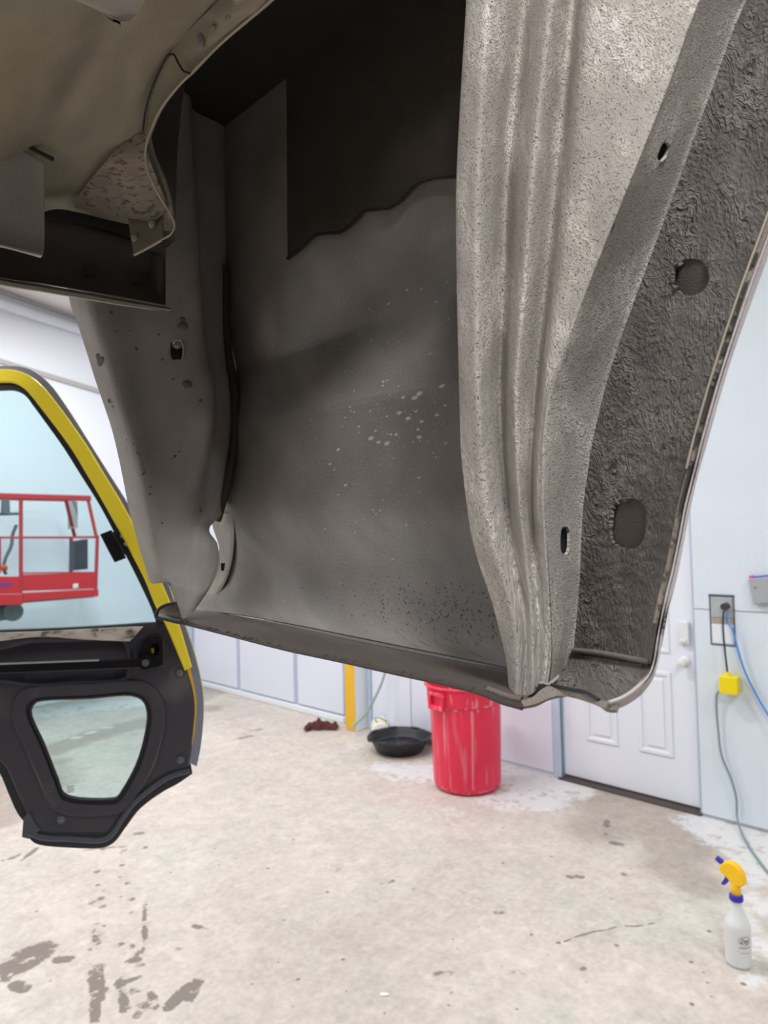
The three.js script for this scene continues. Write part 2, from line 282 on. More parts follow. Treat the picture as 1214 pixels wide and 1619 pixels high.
// wall_right: bottom row of white cladding panels, posts and trims
const ax = (px, py = 1100) => onA(px, py).x;
{
  const cuts = [[311, 378], [383, 468], [474, 546]], base = 0.075;
  for (const [a, b] of cuts) {
    const x0 = ax(a, 1080), x1 = ax(b, 1120);
    mk('wall_panel', boxUV(boxGeo(x0, x1, base, 2.6, 0, 0.03, 0.008)), M.wallPanel, wallA);
  }
  mk('panel_seam_backing', boxGeo(ax(303, 1070), ax(548, 1140), 0.06, 2.62, 0, 0.008), M.seam, wallA);
  struct('baseboard_right', boxGeo(ax(303, 1078), ax(548, 1145), 0, 0.06, 0, 0.045, 0.01), M.trimWhite);
  struct('trim_4', boxGeo(ax(301, 1070) - 0.03, ax(309, 1072), 0, 2.62, 0, 0.05, 0.006), M.trimBlue);
  // column beside the cladding with a yellow front
  const q = onFloor(563, 1157), l = onFloor(547, 1153), back = ax(586, 1160);
  const post = struct('trim_5', boxGeo(l.x, q.x, 0, 3.2, 0, q.z, 0.008), M.trimWhite);
  mk('painted_face', boxGeo(l.x - 0.002, q.x - 0.004, 0.01, 3.18, q.z - 0.004, q.z + 0.006, 0.003), M.yellowWorn, post);
  struct('trim_6', boxGeo(ax(586, 1165), ax(590, 1165), 0, 2.7, 0, 0.02), M.trimBlue);
  for (const [a, b, y] of [[591.5, 652, 1180], [654, 686, 1190], [688, 790, 1200], [793, 876, 1210]]) mk('wall_panel', boxUV(boxGeo(ax(a, y), ax(b, y), 0.03, 2.6, 0, 0.012, 0.004)), M.wallPanel, wallA);
  const yb = onA(1150, 965).y;
  mk('wall_sheet', boxUV(boxGeo(dR + 0.014, RX - 0.05, 0.02, yb - 0.002, 0, 0.02, 0.003)), M.wall, wallA);
  mk('wall_sheet', boxUV(boxGeo(dR + 0.014, RX - 0.05, yb + 0.002, 3.3, 0, 0.02, 0.003)), M.wall, wallA);
}
// the exit door
{
  const leafBottom = 0.028, zf = -0.03;
  const door = new THREE.Group(); door.name = 'door_1'; door.position.set(dL, 0, 0); scene.add(door); door.userData.kind = 'structure';
  const w = dR - dL;
  const leaf = mk('door_leaf', boxGeo(0.003, w - 0.004, leafBottom, dTop, zf - 0.045, zf, 0.003), M.doorWhite, door);
  const lx = (px, py) => onA(px, py, zf).x - dL, ly = (px, py) => onA(px, py, zf).y;
  const cols = [[lx(928, 1150), lx(976, 1160)], [lx(1012, 1180), lx(1064, 1190)]], bottom = ly(1040, 1192), mid0 = ly(1040, 1062), mid1 = ly(1040, 1030);
  const raised = (x0, x1, y0, y1) => {
    const s = new THREE.Shape(); s.moveTo(x0, y0); s.lineTo(x1, y0); s.lineTo(x1, y1); s.lineTo(x0, y1); s.closePath();
    const i = 0.018, hl = new THREE.Path(); hl.moveTo(x0 + i, y0 + i); hl.lineTo(x0 + i, y1 - i); hl.lineTo(x1 - i, y1 - i); hl.lineTo(x1 - i, y0 + i); hl.closePath(); s.holes.push(hl);
    const fr = new THREE.ExtrudeGeometry(s, { depth: 0.003, bevelEnabled: true, bevelSize: 0.005, bevelThickness: 0.006, bevelSegments: 2 }).translate(0, 0, zf);
    const c = boxGeo(x0 + 0.045, x1 - 0.045, y0 + 0.045, y1 - 0.045, zf - 0.006, zf + 0.008, 0.006);
    return merge([fr, c]);
  };
  for (const [a, b] of cols) { mk('door_panel', raised(a, b, bottom, mid0), M.doorWhite, door); mk('door_panel', raised(a, b, mid1, 1.62), M.doorWhite, door); mk('door_panel', raised(a, b, 1.68, 1.93), M.doorWhite, door); }
  mk('door_sweep', boxGeo(0.003, w - 0.004, 0.012, leafBottom, zf - 0.04, zf - 0.004), M.threshold, door);
  mk('threshold', boxGeo(-0.02, w + 0.01, 0, 0.014, -0.12, 0.03, 0.004), M.threshold, door);
  const kx = lx(1083, 1046), ky = ly(1083, 1046), kn = new THREE.LatheGeometry([[0, 0], [0.034, 0], [0.034, 0.006], [0.014, 0.012], [0.013, 0.03], [0.026, 0.042], [0.029, 0.055], [0.022, 0.066], [0, 0.069]].map((q) => new THREE.Vector2(...q)), 24).rotateX(Math.PI / 2).translate(kx, ky, zf);
  mk('door_knob', kn, M.hinge, door);
  const bx0 = lx(1075, 1000), bx1 = lx(1091, 1000), by0 = ly(1083, 1018), by1 = ly(1083, 982);
  const guard = mk('latch_box', boxGeo(bx0, bx1, by0, by1, zf, zf + 0.03, 0.008), M.hinge, door);
  mk('latch_button', boxGeo(bx0 + 0.012, bx1 - 0.012, by0 + 0.012, by0 + 0.035, zf + 0.028, zf + 0.04, 0.004), M.hinge, guard);
  struct('trim_7', merge([boxGeo(dL - 0.06, dL - 0.001, 0, dTop + 0.02, -0.02, 0.016, 0.004), boxGeo(dL - 0.03, dL - 0.001, 0, dTop, -0.12, 0, 0.003)]), M.trimBlue);
  struct('trim_8', boxGeo(dR + 0.0, dR + 0.012, 0, dTop + 0.02, -0.12, 0.006), M.seam);
}
// lamps: strip fixtures hanging under the slope
for (const [[x, z, power, hang], where] of LAMPS.map((l, k) => [l, ['over the wall cladding and yellow post', 'over the red lift basket', 'over the red can and drain pan', 'over the open cab door', 'in the far corner past the lift', 'over the wall outlet', 'behind the raised cab'][k]])) {
  const y = hang ?? Math.min(ceilY(z) - 0.28, 4.3), rod = ceilY(z) - y + 0.02;
  const t = thing('strip_light', 'lit white strip light hung under the ceiling ' + where, 'light', V(x, y, z), 0, 'ceiling strip lights above the workshop');
  mk('housing', boxGeo(-0.75, 0.75, 0.012, 0.07, -0.17, 0.17, 0.01), M.trimWhite, t);
  mk('diffuser', boxGeo(-0.73, 0.73, 0, 0.012, -0.15, 0.15, 0.004), std({ color: 0xffffff, emissive: 0xffffff, emissiveIntensity: 2 }), t);
  for (const s of [-0.6, 0.6]) mk('hanger', boxGeo(s - 0.006, s + 0.006, 0.07, rod, -0.006, 0.006), M.trimGrey, t);
  const l = new THREE.RectAreaLight(0xfdfcfb, power, 1.46, 0.3); l.position.set(0, -0.012, 0); l.rotation.x = -Math.PI / 2; t.add(l);
}

// ------------------------------------------------------------------ pressed sheets
const cr = (a, b, c, d, t) => 0.5 * (2 * b + (c - a) * t + (2 * a - 5 * b + 4 * c - d) * t * t + (3 * b - a - 3 * c + d) * t * t * t);
const mono = (a, b, c, d, t) => {   // the same without overshoot
  const p = b - a, q = c - b, r = d - c, m0 = p * q > 0 ? 2 * p * q / (p + q) : 0, m1 = q * r > 0 ? 2 * q * r / (q + r) : 0, t2 = t * t, t3 = t2 * t;
  return (2 * t3 - 3 * t2 + 1) * b + (t3 - 2 * t2 + t) * m0 + (3 * t2 - 2 * t3) * c + (t3 - t2) * m1;
};
// rows of control points [x, y, depth], turned into a panel with thickness; holes are ellipses [x, y, rx, ry, turn]
function sheet(rows, { nu = 12, nv = 12, th = 0.003, holes = [], linU = false, linV = false, bump = null, even = false } = {}) {
  const R = rows.length, C = rows[0].length, nx = (C - 1) * nu + 1, ny = (R - 1) * nv + 1;
  const at = (i, j) => rows[clamp(i, 0, R - 1)][clamp(j, 0, C - 1)];
  const Q = [];
  for (let y = 0; y < ny; y++) for (let x = 0; x < nx; x++) {
    const i = Math.min(R - 2, Math.floor(y / nv)), j = Math.min(C - 2, Math.floor(x / nu)), tv = y / nv - i, tu = x / nu - j, q = [0, 0, 0];
    for (let k = 0; k < 3; k++) {
      const row = (r) => linU ? lerp(at(r, j)[k], at(r, j + 1)[k], tu) : (even ? mono : cr)(j ? at(r, j - 1)[k] : 2 * at(r, 0)[k] - at(r, 1)[k], at(r, j)[k], at(r, j + 1)[k], j + 2 < C ? at(r, j + 2)[k] : 2 * at(r, C - 1)[k] - at(r, C - 2)[k], tu);
      q[k] = linV ? lerp(row(i), row(i + 1), tv) : cr(i ? row(i - 1) : 2 * row(0) - row(1), row(i), row(i + 1), i + 2 < R ? row(i + 2) : 2 * row(R - 1) - row(R - 2), tv);
    }
    if (bump) q[2] += bump(q[0], q[1], x / (nx - 1), y / (ny - 1));
    Q.push(q);
  }
  // holes: leave out the quads inside, pull the rest of the inner vertices onto the outline
  const inside = new Uint8Array(nx * ny);
  if (holes.length) for (let n = 0; n < Q.length; n++) for (const [hx, hy, rx, ry, turn = 0, pow = 2] of holes) {
    const dx = Q[n][0] - hx, dy = Q[n][1] - hy, c = Math.cos(turn), s = Math.sin(turn), a = (dx * c + dy * s) / rx, b = (-dx * s + dy * c) / ry;
    const r = Math.pow(Math.pow(Math.abs(a), pow) + Math.pow(Math.abs(b), pow), 1 / pow); if (r < 1) inside[n] = 1 + holes.indexOf(holes.find((h) => h[0] === hx && h[1] === hy));
  }
  const quads = [];
  for (let y = 0; y < ny - 1; y++) for (let x = 0; x < nx - 1; x++) { const a = y * nx + x; if (!(inside[a] && inside[a + 1] && inside[a + nx] && inside[a + nx + 1])) quads.push([a, a + 1, a + nx + 1, a + nx]); }
  for (const f of quads) for (const n of f) if (inside[n]) {
    const [hx, hy, rx, ry, turn = 0, pow = 2] = holes[inside[n] - 1], q = Q[n], dx = q[0] - hx, dy = q[1] - hy, c = Math.cos(turn), s = Math.sin(turn), a = (dx * c + dy * s) / rx, b = (-dx * s + dy * c) / ry;
    const r = Math.pow(Math.pow(Math.abs(a), pow) + Math.pow(Math.abs(b), pow), 1 / pow) || 1; q[0] = hx + dx / r; q[1] = hy + dy / r; inside[n] = 0;
  }
  const pos = Q.map((q) => P(q[0], q[1], q[2]));
  const U = new Float32Array(nx * ny), Vv = new Float32Array(nx * ny);
  for (let n = 0; n < nx * ny; n++) { const x = n % nx; U[n] = x ? U[n - 1] + pos[n].distanceTo(pos[n - 1]) : 0; Vv[n] = n >= nx ? Vv[n - nx] + pos[n].distanceTo(pos[n - nx]) : 0; }
  let lu = 0, lv = 0; for (let n = 0; n < nx * ny; n++) { lu = Math.max(lu, U[n]); lv = Math.max(lv, Vv[n]); }
  const front = new THREE.BufferGeometry(), p = new Float32Array(nx * ny * 3), uv = new Float32Array(nx * ny * 2), idx = [];
  pos.forEach((q, n) => { q.toArray(p, n * 3); uv[2 * n] = U[n]; uv[2 * n + 1] = -Vv[n]; });
  for (const [a, b, c, d] of quads) idx.push(a, d, b, b, d, c);
  front.setAttribute('position', new THREE.BufferAttribute(p, 3)); front.setAttribute('uv', new THREE.BufferAttribute(uv, 2)); front.setIndex(idx); front.computeVertexNormals();
  const N = front.attributes.normal; let s = 0;
  for (let n = 0; n < pos.length; n += 7) s += V(N.getX(n), N.getY(n), N.getZ(n)).dot(EYE.clone().sub(pos[n]));
  const sg = s > 0 ? 1 : -1;
  if (sg < 0) { for (let k = 0; k < idx.length; k += 3) [idx[k], idx[k + 1]] = [idx[k + 1], idx[k]]; front.setIndex(idx); front.computeVertexNormals(); }
  const NN = front.attributes.normal;
  const back = front.clone(), bp = back.attributes.position, bn = back.attributes.normal;
  for (let n = 0; n < pos.length; n++) { bp.setXYZ(n, p[3 * n] - NN.getX(n) * th, p[3 * n + 1] - NN.getY(n) * th, p[3 * n + 2] - NN.getZ(n) * th); bn.setXYZ(n, -NN.getX(n), -NN.getY(n), -NN.getZ(n)); }
  const bi = []; for (let k = 0; k < idx.length; k += 3) bi.push(idx[k], idx[k + 2], idx[k + 1]); back.setIndex(bi);
  const seen = new Map(); const key = (a, b) => a < b ? a * 1e6 + b : b * 1e6 + a;
  for (const f of quads) for (let k = 0; k < 4; k++) { const a = f[k], b = f[(k + 1) % 4], kk = key(a, b); seen.set(kk, seen.has(kk) ? null : [a, b]); }
  const wp = [], wuv = [];
  for (const e of seen.values()) if (e) { const [a, b] = e, g = (at, n) => [at.getX(n), at.getY(n), at.getZ(n)]; const A = g(front.attributes.position, a), B = g(front.attributes.position, b), D = g(bp, a), E = g(bp, b); wp.push(...A, ...D, ...B, ...B, ...D, ...E); for (const n of [a, a, b, b, a, b]) wuv.push(U[n], -Vv[n]); }
  const wall = new THREE.BufferGeometry(); wall.setAttribute('position', new THREE.Float32BufferAttribute(wp, 3)); wall.setAttribute('uv', new THREE.Float32BufferAttribute(wuv, 2)); wall.computeVertexNormals();
  const out = merge([front, back, wall]);
  out.userData = { find: (x, y) => { let best = 0, bd = 1e9; for (let n = 0; n < Q.length; n++) { const d = (Q[n][0] - x) ** 2 + (Q[n][1] - y) ** 2; if (d < bd) { bd = d; best = n; } } return { u: U[best], v: Vv[best], d: Q[best][2], pos: pos[best], n: V(NN.getX(best), NN.getY(best), NN.getZ(best)) }; }, lu, lv };
  return out;
}

// ------------------------------------------------------------------ the raised cab, seen from below
const cab = thing('machine_cab', 'raised muddy steel machine cab hanging overhead, with a dark recess and a ridged pillar', 'cab', P(560, 1045, 0.9));
const part = (name, geo, mat, parent = cab) => mk(name, rel(geo, cab), mat, parent);
// recess back panel: a plane receding to the left with two pressed fold lines
const dB = (x) => 1 / (0.769 + 0.000871 * (x - 360));
const backRow = (yl, yr, off, xs = [296, 340, 385, 470, 560, 650, 725, 790, 850], end = 0.05) => xs.map((x, k) => { const t = (x - 360) / 365; return [x, lerp(yl, yr, t), dB(x) + off + (k === 0 ? -0.01 : 0)]; });
const backRows = [backRow(-230, -420, -0.03), backRow(60, -60, -0.022), backRow(300, 190, -0.012), backRow(480, 360, 0.012), backRow(570, 450, 0.032), backRow(587, 468, 0.035), backRow(604, 488, 0.029), backRow(658, 588, 0.004), backRow(674, 606, 0.0), backRow(694, 632, 0.003), backRow(780, 740, 0.018)];
backRows.push([[338, 820], [352, 818], [386, 816], [470, 812], [560, 808], [650, 806], [725, 805], [790, 806], [850, 808]].map(([x, y], k) => [x, y, dB(x) + 0.021 + (k === 0 ? 0.13 : k === 1 ? 0.045 : 0)]));
backRows.push([[346, 868], [366, 868], [396, 868], [470, 870], [560, 874], [650, 878], [725, 884], [790, 888], [850, 892]].map(([x, y], k) => [x, y, dB(x) + 0.016 + (k === 0 ? 0.13 : k === 1 ? 0.045 : 0)]));
backRows.push([[336, 915], [360, 915], [392, 920], [470, 930], [560, 944], [650, 956], [725, 966], [790, 976], [850, 984]].map(([x, y], k) => [x, y, dB(x) + 0.012 + (k === 0 ? 0.13 : k === 1 ? 0.045 : 0)]));
backRows.push([[306, 958], [335, 950], [386, 955], [470, 968], [560, 985], [650, 1002], [725, 1016], [790, 1028], [850, 1040]].map(([x, y], k) => [x, y, dB(x) - 0.004 + (k === 0 ? 0.05 : k === 1 ? 0.015 : 0)]));
backRows.push([[304, 966], [335, 967], [386, 973], [470, 988], [560, 1006], [650, 1024], [725, 1039], [790, 1052], [850, 1064]].map(([x, y], k) => [x, y, dB(x) - 0.03]));
const backGeo = sheet(backRows, { nu: 14, nv: 10, th: 0.003 });
{ // its own dust texture with paint spatter and grit at known places on the sheet
  const { find, lu, lv } = backGeo.userData, n = 1024, m = 1600, spl = [];
  const add = (x, y, r, tone, el = 1.6, a = 0, j = 0) => { const q = find(x, y); spl.push([q.u + j * rr(-1, 1), q.v + j * rr(-1, 1), r, tone, el, a]); };
  for (const [x, y, r] of [[697, 609, 4.2], [661, 622, 5], [654, 629, 5], [640, 628, 3.2], [634, 657, 4], [643, 660, 4.4], [655, 653, 2.6], [609, 607, 2.6], [613, 604, 2], [604, 612, 2.2], [563, 621, 2], [584, 696, 5], [597, 707, 3.6], [610, 704, 4.8], [535, 707, 3.6], [523, 738, 3], [525, 742, 2.4], [596, 681, 2.4], [619, 693, 2.6], [626, 692, 3.2], [660, 683, 3], [661, 694, 4], [665, 698, 3], [668, 673, 3.2], [706, 643, 2.2], [687, 656, 3.2], [547, 769, 3.4], [535, 783, 2.4], [556, 643, 2.4], [560, 652, 2], [544, 662, 2.2], [555, 648, 1.8], [588, 649, 2], [566, 672, 2.4], [564, 686, 1.8], [615, 660, 2], [703, 693, 2.2], [660, 752, 2.4], [602, 805, 2.2], [592, 815, 1.6], [606, 790, 1.8], [689, 727, 2], [611, 480, 2.6], [644, 455, 2.2], [690, 475, 1.6], [668, 455, 1.6], [586, 536, 2], [505, 780, 1.5], [500, 690, 1.4], [474, 550, 2], [430, 545, 1.6]]) add(x, y, r * 0.00056, 0.5, 2.5, -0.55, 0.002);
  for (let i = 0; i < 170; i++) { const x = 600 + (rnd() + rnd() - 1) * 150, y = 660 + (rnd() + rnd() + rnd() - 1.5) * 190; if (x < 722) add(x, y, rr(0.0003, 0.0013), rr(0.25, 0.5), rr(1, 2), -0.6, 0.006); }
  for (let i = 0; i < 160; i++) add(rr(380, 760), rr(420, 960), rr(0.0003, 0.0011), rr(0.14, 0.26), rr(1, 4), rr(-1.2, 0.2), 0.008);
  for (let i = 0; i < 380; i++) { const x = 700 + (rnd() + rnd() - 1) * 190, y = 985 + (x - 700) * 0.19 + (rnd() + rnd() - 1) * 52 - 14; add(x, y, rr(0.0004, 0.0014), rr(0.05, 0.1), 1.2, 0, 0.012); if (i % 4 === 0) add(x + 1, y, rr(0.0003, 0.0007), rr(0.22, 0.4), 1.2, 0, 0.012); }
  const acc = new Map();   // splats per coarse cell
  for (const s of spl) { const R = s[2] * s[4]; for (let a = Math.floor((s[0] - R) * 100); a <= (s[0] + R) * 100; a++) for (let b = Math.floor((s[1] - R) * 100); b <= (s[1] + R) * 100; b++) { const k = a * 1000 + b; if (!acc.has(k)) acc.set(k, []); acc.get(k).push(s); } }
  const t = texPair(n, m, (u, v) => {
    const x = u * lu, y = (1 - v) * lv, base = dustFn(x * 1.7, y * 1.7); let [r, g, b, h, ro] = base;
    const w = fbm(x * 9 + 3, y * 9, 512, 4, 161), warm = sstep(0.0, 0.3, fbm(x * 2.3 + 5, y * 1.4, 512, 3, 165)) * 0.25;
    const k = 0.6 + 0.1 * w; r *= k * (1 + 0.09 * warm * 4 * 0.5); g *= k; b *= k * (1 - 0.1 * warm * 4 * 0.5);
    for (const s of acc.get(Math.floor(x * 100) * 1000 + Math.floor(y * 100)) ?? []) {
      const c = Math.cos(s[5]), q = Math.sin(s[5]), dx = x - s[0], dy = y - s[1], e = Math.hypot((dx * c + dy * q) / s[4], -dx * q + dy * c) / s[2] + 0.18 * vn(x * 1500, y * 1500, 4096, 171);
      const al = 1 - sstep(0.85, 1.05, e); r = lerp(r, s[3], al); g = lerp(g, s[3] * 0.99, al); b = lerp(b, s[3] * 0.96, al); h = lerp(h, s[3] > 0.1 ? 0.8 : 0.95, al);
    }
    return [r, g, b, h, ro];
  }, false);
  const uv = backGeo.attributes.uv; for (let i = 0; i < uv.count; i++) uv.setXY(i, uv.getX(i) / lu, 1 + uv.getY(i) / lv);
  M.back = std({ map: t.map, bumpMap: t.bump, bumpScale: 0.0009, roughness: 0.72 });
}
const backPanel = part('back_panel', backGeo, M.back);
{
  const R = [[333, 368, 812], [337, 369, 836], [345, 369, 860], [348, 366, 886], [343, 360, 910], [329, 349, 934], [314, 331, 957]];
  const strip = part('lit_edge_strip', sheet(R.map(([a, b, y]) => [0, 0.35, 0.7, 1].map((t, k) => [lerp(a, b, t), y, dB(lerp(a, b, t)) + 0.025 + [0.055, 0.024, 0.004, 0.006][k]])), { nu: 5, nv: 7, th: 0.002 }), M.padDustLitEdge, backPanel);  // paler strip, painting the light that falls through the left gap
  const q = P(354, 896, dB(354) + 0.045), g = boxGeo(-0.0045, 0.0045, -0.0075, 0.0075, -0.006, 0.006); g.applyQuaternion(new THREE.Quaternion().setFromUnitVectors(V(0, 0, 1), FW.clone().negate())); part('slot', g.rotateY(0).translate(q.x, q.y, q.z), M.blackGloss, strip);  // black box painting the dark of an open slot
}
{ // stiff sheet glued over its upper part, with a wavy lower edge
  const low = [[455, 410], [472, 398], [486, 386], [500, 374], [518, 371], [537, 370], [552, 361], [566, 347], [578, 336], [598, 333], [616, 331], [632, 322], [646, 307], [662, 293], [684, 285], [705, 282], [735, 281], [770, 276], [820, 262]];
  const dd = (x, y) => { const t = (x - 360) / 365, yy = y + t * 118; return dB(x) + lerp(-0.03, 0.005, clamp((yy + 230) / 660)) - 0.01; };
  const rows = [];
  for (let k = 0; k <= 8; k++) rows.push(low.map(([x, y]) => { const top = -240 - (x - 455) * 0.3, yy = lerp(top, y, k === 8 ? 1 : k === 7 ? 0.985 : k / 7 * 0.96); return [lerp(450 + (x - 455) * 0.97, x, k / 8), yy, dd(x, yy) - (k === 8 ? 0 : k === 7 ? 0.003 : 0.001)]; }));
  part('damping_sheet', sheet(rows, { nu: 4, nv: 5, th: 0.004 }), M.sheet, backPanel);  // its colour also carries shade of the upper recess
}
// sill: the trough floor along the bottom edge
const sillRows = [
  [[306, 963, 1.33], [380, 974, 1.255], [470, 989, 1.155], [560, 1007, 1.065], [650, 1025, 0.985], [725, 1040, 0.925], [790, 1053, 0.87], [850, 1064, 0.83], [905, 1074, 0.79]],
  [[296, 971, 1.24], [372, 985, 1.17], [462, 1004, 1.075], [552, 1024, 0.985], [642, 1043, 0.9], [718, 1059, 0.84], [782, 1073, 0.79], [838, 1084, 0.745], [880, 1088, 0.72]],
  [[288, 978, 1.14], [362, 996, 1.075], [452, 1019, 0.985], [542, 1038, 0.9], [632, 1058, 0.82], [706, 1074, 0.765], [764, 1089, 0.72], [800, 1102, 0.69], [832, 1110, 0.675]],
  [[284, 982, 1.125], [359, 1001, 1.06], [449, 1024, 0.97], [539, 1043, 0.885], [629, 1063, 0.806], [703, 1079, 0.75], [760, 1094, 0.706], [794, 1108, 0.678], [826, 1117, 0.664]],
];
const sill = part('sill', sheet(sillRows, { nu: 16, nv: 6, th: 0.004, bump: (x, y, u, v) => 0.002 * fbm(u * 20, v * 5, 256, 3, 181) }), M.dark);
part('sill_hem', tube(sillRows[3].map(([x, y, d]) => P(x, y + 1.6, d - 0.004)), 0.003, 80, 8), M.dark, sill);
part('dirt_crumbs', merge(Array.from({ length: 70 }, () => { const t = rnd() * 7.99, k = Math.floor(t), a = sillRows[3][k], b = sillRows[3][k + 1], f = t - k, q = P(lerp(a[0], b[0], f), lerp(a[1], b[1], f) - 1.5, lerp(a[2], b[2], f) - 0.004), g = new THREE.IcosahedronGeometry(rr(0.0012, 0.0035), 1); g.scale(rr(0.8, 1.8), rr(0.6, 1), 1); return g.translate(q.x, q.y, q.z); })), M.dark, sill).userData.kind = 'stuff';
// scraper strip lying at the pillar foot
part('wear_strip', tube([P(772, 1090, 0.71), P(790, 1097, 0.692), P(812, 1104, 0.68), P(825, 1106, 0.675)], 0.0035, 24, 8), M.hem, sill);

// side panel on the left, with its turned-out front margin and pressed step
const sideRow = (y, e, f, m, s, v, r) => [[e, y, 1.155], [lerp(e, f, 0.5), y, 1.13], [f, y, 1.115], [lerp(f, m, 0.3), y, 1.12], [m, y, 1.15], [s, y, 1.185], [v, y, 1.24], [r, y, 1.285], [r + 10, y, 1.32]];
const sideRows = [
  sideRow(-220, 60, 95, 180, 275, 300, 345), sideRow(120, 80, 110, 190, 288, 306, 350), sideRow(320, 92, 120, 200, 300, 314, 352),
  sideRow(464, 108, 138, 215, 310, 320, 352), sideRow(516, 124, 152, 222, 312, 324, 352), sideRow(573, 142, 170, 232, 318, 334, 356), sideRow(602, 151, 179, 238, 327, 340, 362), sideRow(640, 164, 190, 246, 330, 344, 367),
  sideRow(680, 177, 202, 254, 326, 342, 366), sideRow(735, 190, 217, 260, 315, 334, 358), sideRow(806, 204, 229, 268, 304, 324, 343),
];
sideRows.push([[211, 832, 1.155], [223, 832, 1.13], [235, 832, 1.115], [246, 832, 1.12], [272, 832, 1.14], [300, 832, 1.16], [318, 832, 1.18], [326, 833, 1.2], [331, 836, 1.22]]);
sideRows.push([[219, 862, 1.155], [230, 862, 1.13], [241, 862, 1.115], [252, 862, 1.12], [276, 862, 1.13], [304, 862, 1.14], [324, 861, 1.15], [337, 860, 1.165], [344, 861, 1.18]]);
sideRows.push([[230, 898, 1.15], [240, 898, 1.13], [249, 898, 1.118], [259, 898, 1.12], [280, 898, 1.128], [305, 898, 1.135], [326, 896, 1.145], [338, 894, 1.155], [345, 893, 1.165]]);
sideRows.push([[239, 922, 1.14], [251, 921, 1.128], [263, 919, 1.12], [270, 920, 1.12], [286, 922, 1.125], [304, 924, 1.13], [320, 924, 1.138], [330, 922, 1.146], [337, 918, 1.155]]);
sideRows.push([[264, 921, 1.13], [267, 923, 1.126], [270, 926, 1.12], [277, 930, 1.12], [290, 936, 1.123], [302, 941, 1.126], [314, 942, 1.13], [322, 940, 1.138], [329, 934, 1.148]]);
sideRows.push([[286, 977, 1.125], [287, 977.5, 1.124], [288, 978, 1.122], [289.5, 978, 1.122], [292, 977.5, 1.122], [295, 976, 1.123], [299, 973, 1.124], [303, 970, 1.126], [307, 966, 1.13]]);
const sideGeo = sheet(sideRows, { nu: 10, nv: 12, th: 0.003, holes: [[280, 553, 11, 16.5, 0, 3.2]] });
const side = part('side_panel', sideGeo, M.dust);
{
  const near = (x, y) => sideGeo.userData.find(x, y);
  const place = (geo, q, lift = 0) => { geo.applyQuaternion(new THREE.Quaternion().setFromUnitVectors(V(0, 0, 1), q.n)); const c = q.pos.clone().addScaledVector(q.n, lift); return geo.translate(c.x, c.y, c.z); };
  const h = near(280, 553); h.n.negate().dot(EYE.clone().sub(h.pos)) > 0 || h.n.negate();
  const n0 = near(262, 545); h.pos = P(280, 553, n0.d + 0.008); h.n = n0.n.clone();
  if (h.n.dot(EYE.clone().sub(h.pos)) < 0) h.n.negate();
  part('slot_shade_disc', place(new THREE.CylinderGeometry(0.026, 0.026, 0.004, 24).rotateX(Math.PI / 2), h, -0.022), M.blackGloss, side);  // dark disc added behind the slot to keep room light out
  part('bolt_head', place(merge([new THREE.CylinderGeometry(0.0095, 0.0095, 0.008, 6).rotateX(Math.PI / 2), new THREE.SphereGeometry(0.007, 16, 8).scale(1, 1, 0.5).translate(0, 0, 0.005)]), { pos: P(280, 545, n0.d + 0.02), n: h.n }, 0), M.chrome, side);
  for (const [x, y, r] of [[293, 517, 0.007], [292, 609, 0.007], [318, 633, 0.003], [345, 516, 0.003], [316, 806, 0.004], [288, 506, 0.004], [270, 600, 0.002]]) {
    const q = near(x, y); if (q.n.dot(EYE.clone().sub(q.pos)) < 0) q.n.negate();
    const g = new THREE.IcosahedronGeometry(r, 3), p = g.attributes.position; for (let i = 0; i < p.count; i++) { const k = 1 + 0.25 * vn(p.getX(i) * 400 + x, p.getY(i) * 400, 4096, 191); p.setXYZ(i, p.getX(i) * k * 1.2, p.getY(i) * k, p.getZ(i) * 0.55); }
    g.computeVertexNormals(); part('weld_blob', place(g, q), M.hem, side);
  }
  const scabs = [];
  for (const [x, y, r, k] of [[162, 572, 0.007, 7], [176, 635, 0.004, 5], [213, 703, 0.0016, 16], [222, 742, 0.0016, 10], [200, 704, 0.003, 1], [253, 530, 0.003, 2], [255, 570, 0.003, 2], [272, 712, 0.0018, 14], [236, 775, 0.003, 2], [249, 800, 0.004, 1], [215, 552, 0.004, 1], [190, 592, 0.004, 1], [175, 491, 0.003, 1], [183, 520, 0.003, 1], [205, 524, 0.002, 1], [257, 830, 0.003, 1], [240, 860, 0.002, 1]]) for (let i = 0; i < k; i++) {
    const q = near(x + (k > 1 ? rr(-1, 1) * (2 + k) : 0), y + (k > 1 ? rr(-1, 1) * (2 + k) : 0)); if (q.n.dot(EYE.clone().sub(q.pos)) < 0) q.n.negate();
    q.pos = q.pos.clone().addScaledVector(RT, rr(-0.002, 0.002)).addScaledVector(UP, rr(-0.003, 0.003)); scabs.push(place(new THREE.IcosahedronGeometry(r * rr(0.6, 1.1), 1).scale(1, rr(0.6, 1), 0.15), q));
  }
  part('dirt_scabs', merge(scabs), M.rust, side).userData.kind = 'stuff';
  // bead pressed beside the step
  part('pressed_bead', tube([[357, 420, 1.27], [357, 500, 1.27], [360, 545, 1.27], [367, 590, 1.265], [372, 640, 1.26], [371, 690, 1.26], [364, 740, 1.265], [355, 785, 1.28], [345, 822, 1.31]].map(([x, y, d]) => P(x, y, d + 0.018)), 0.0065, 60, 10), M.dark, side);
}
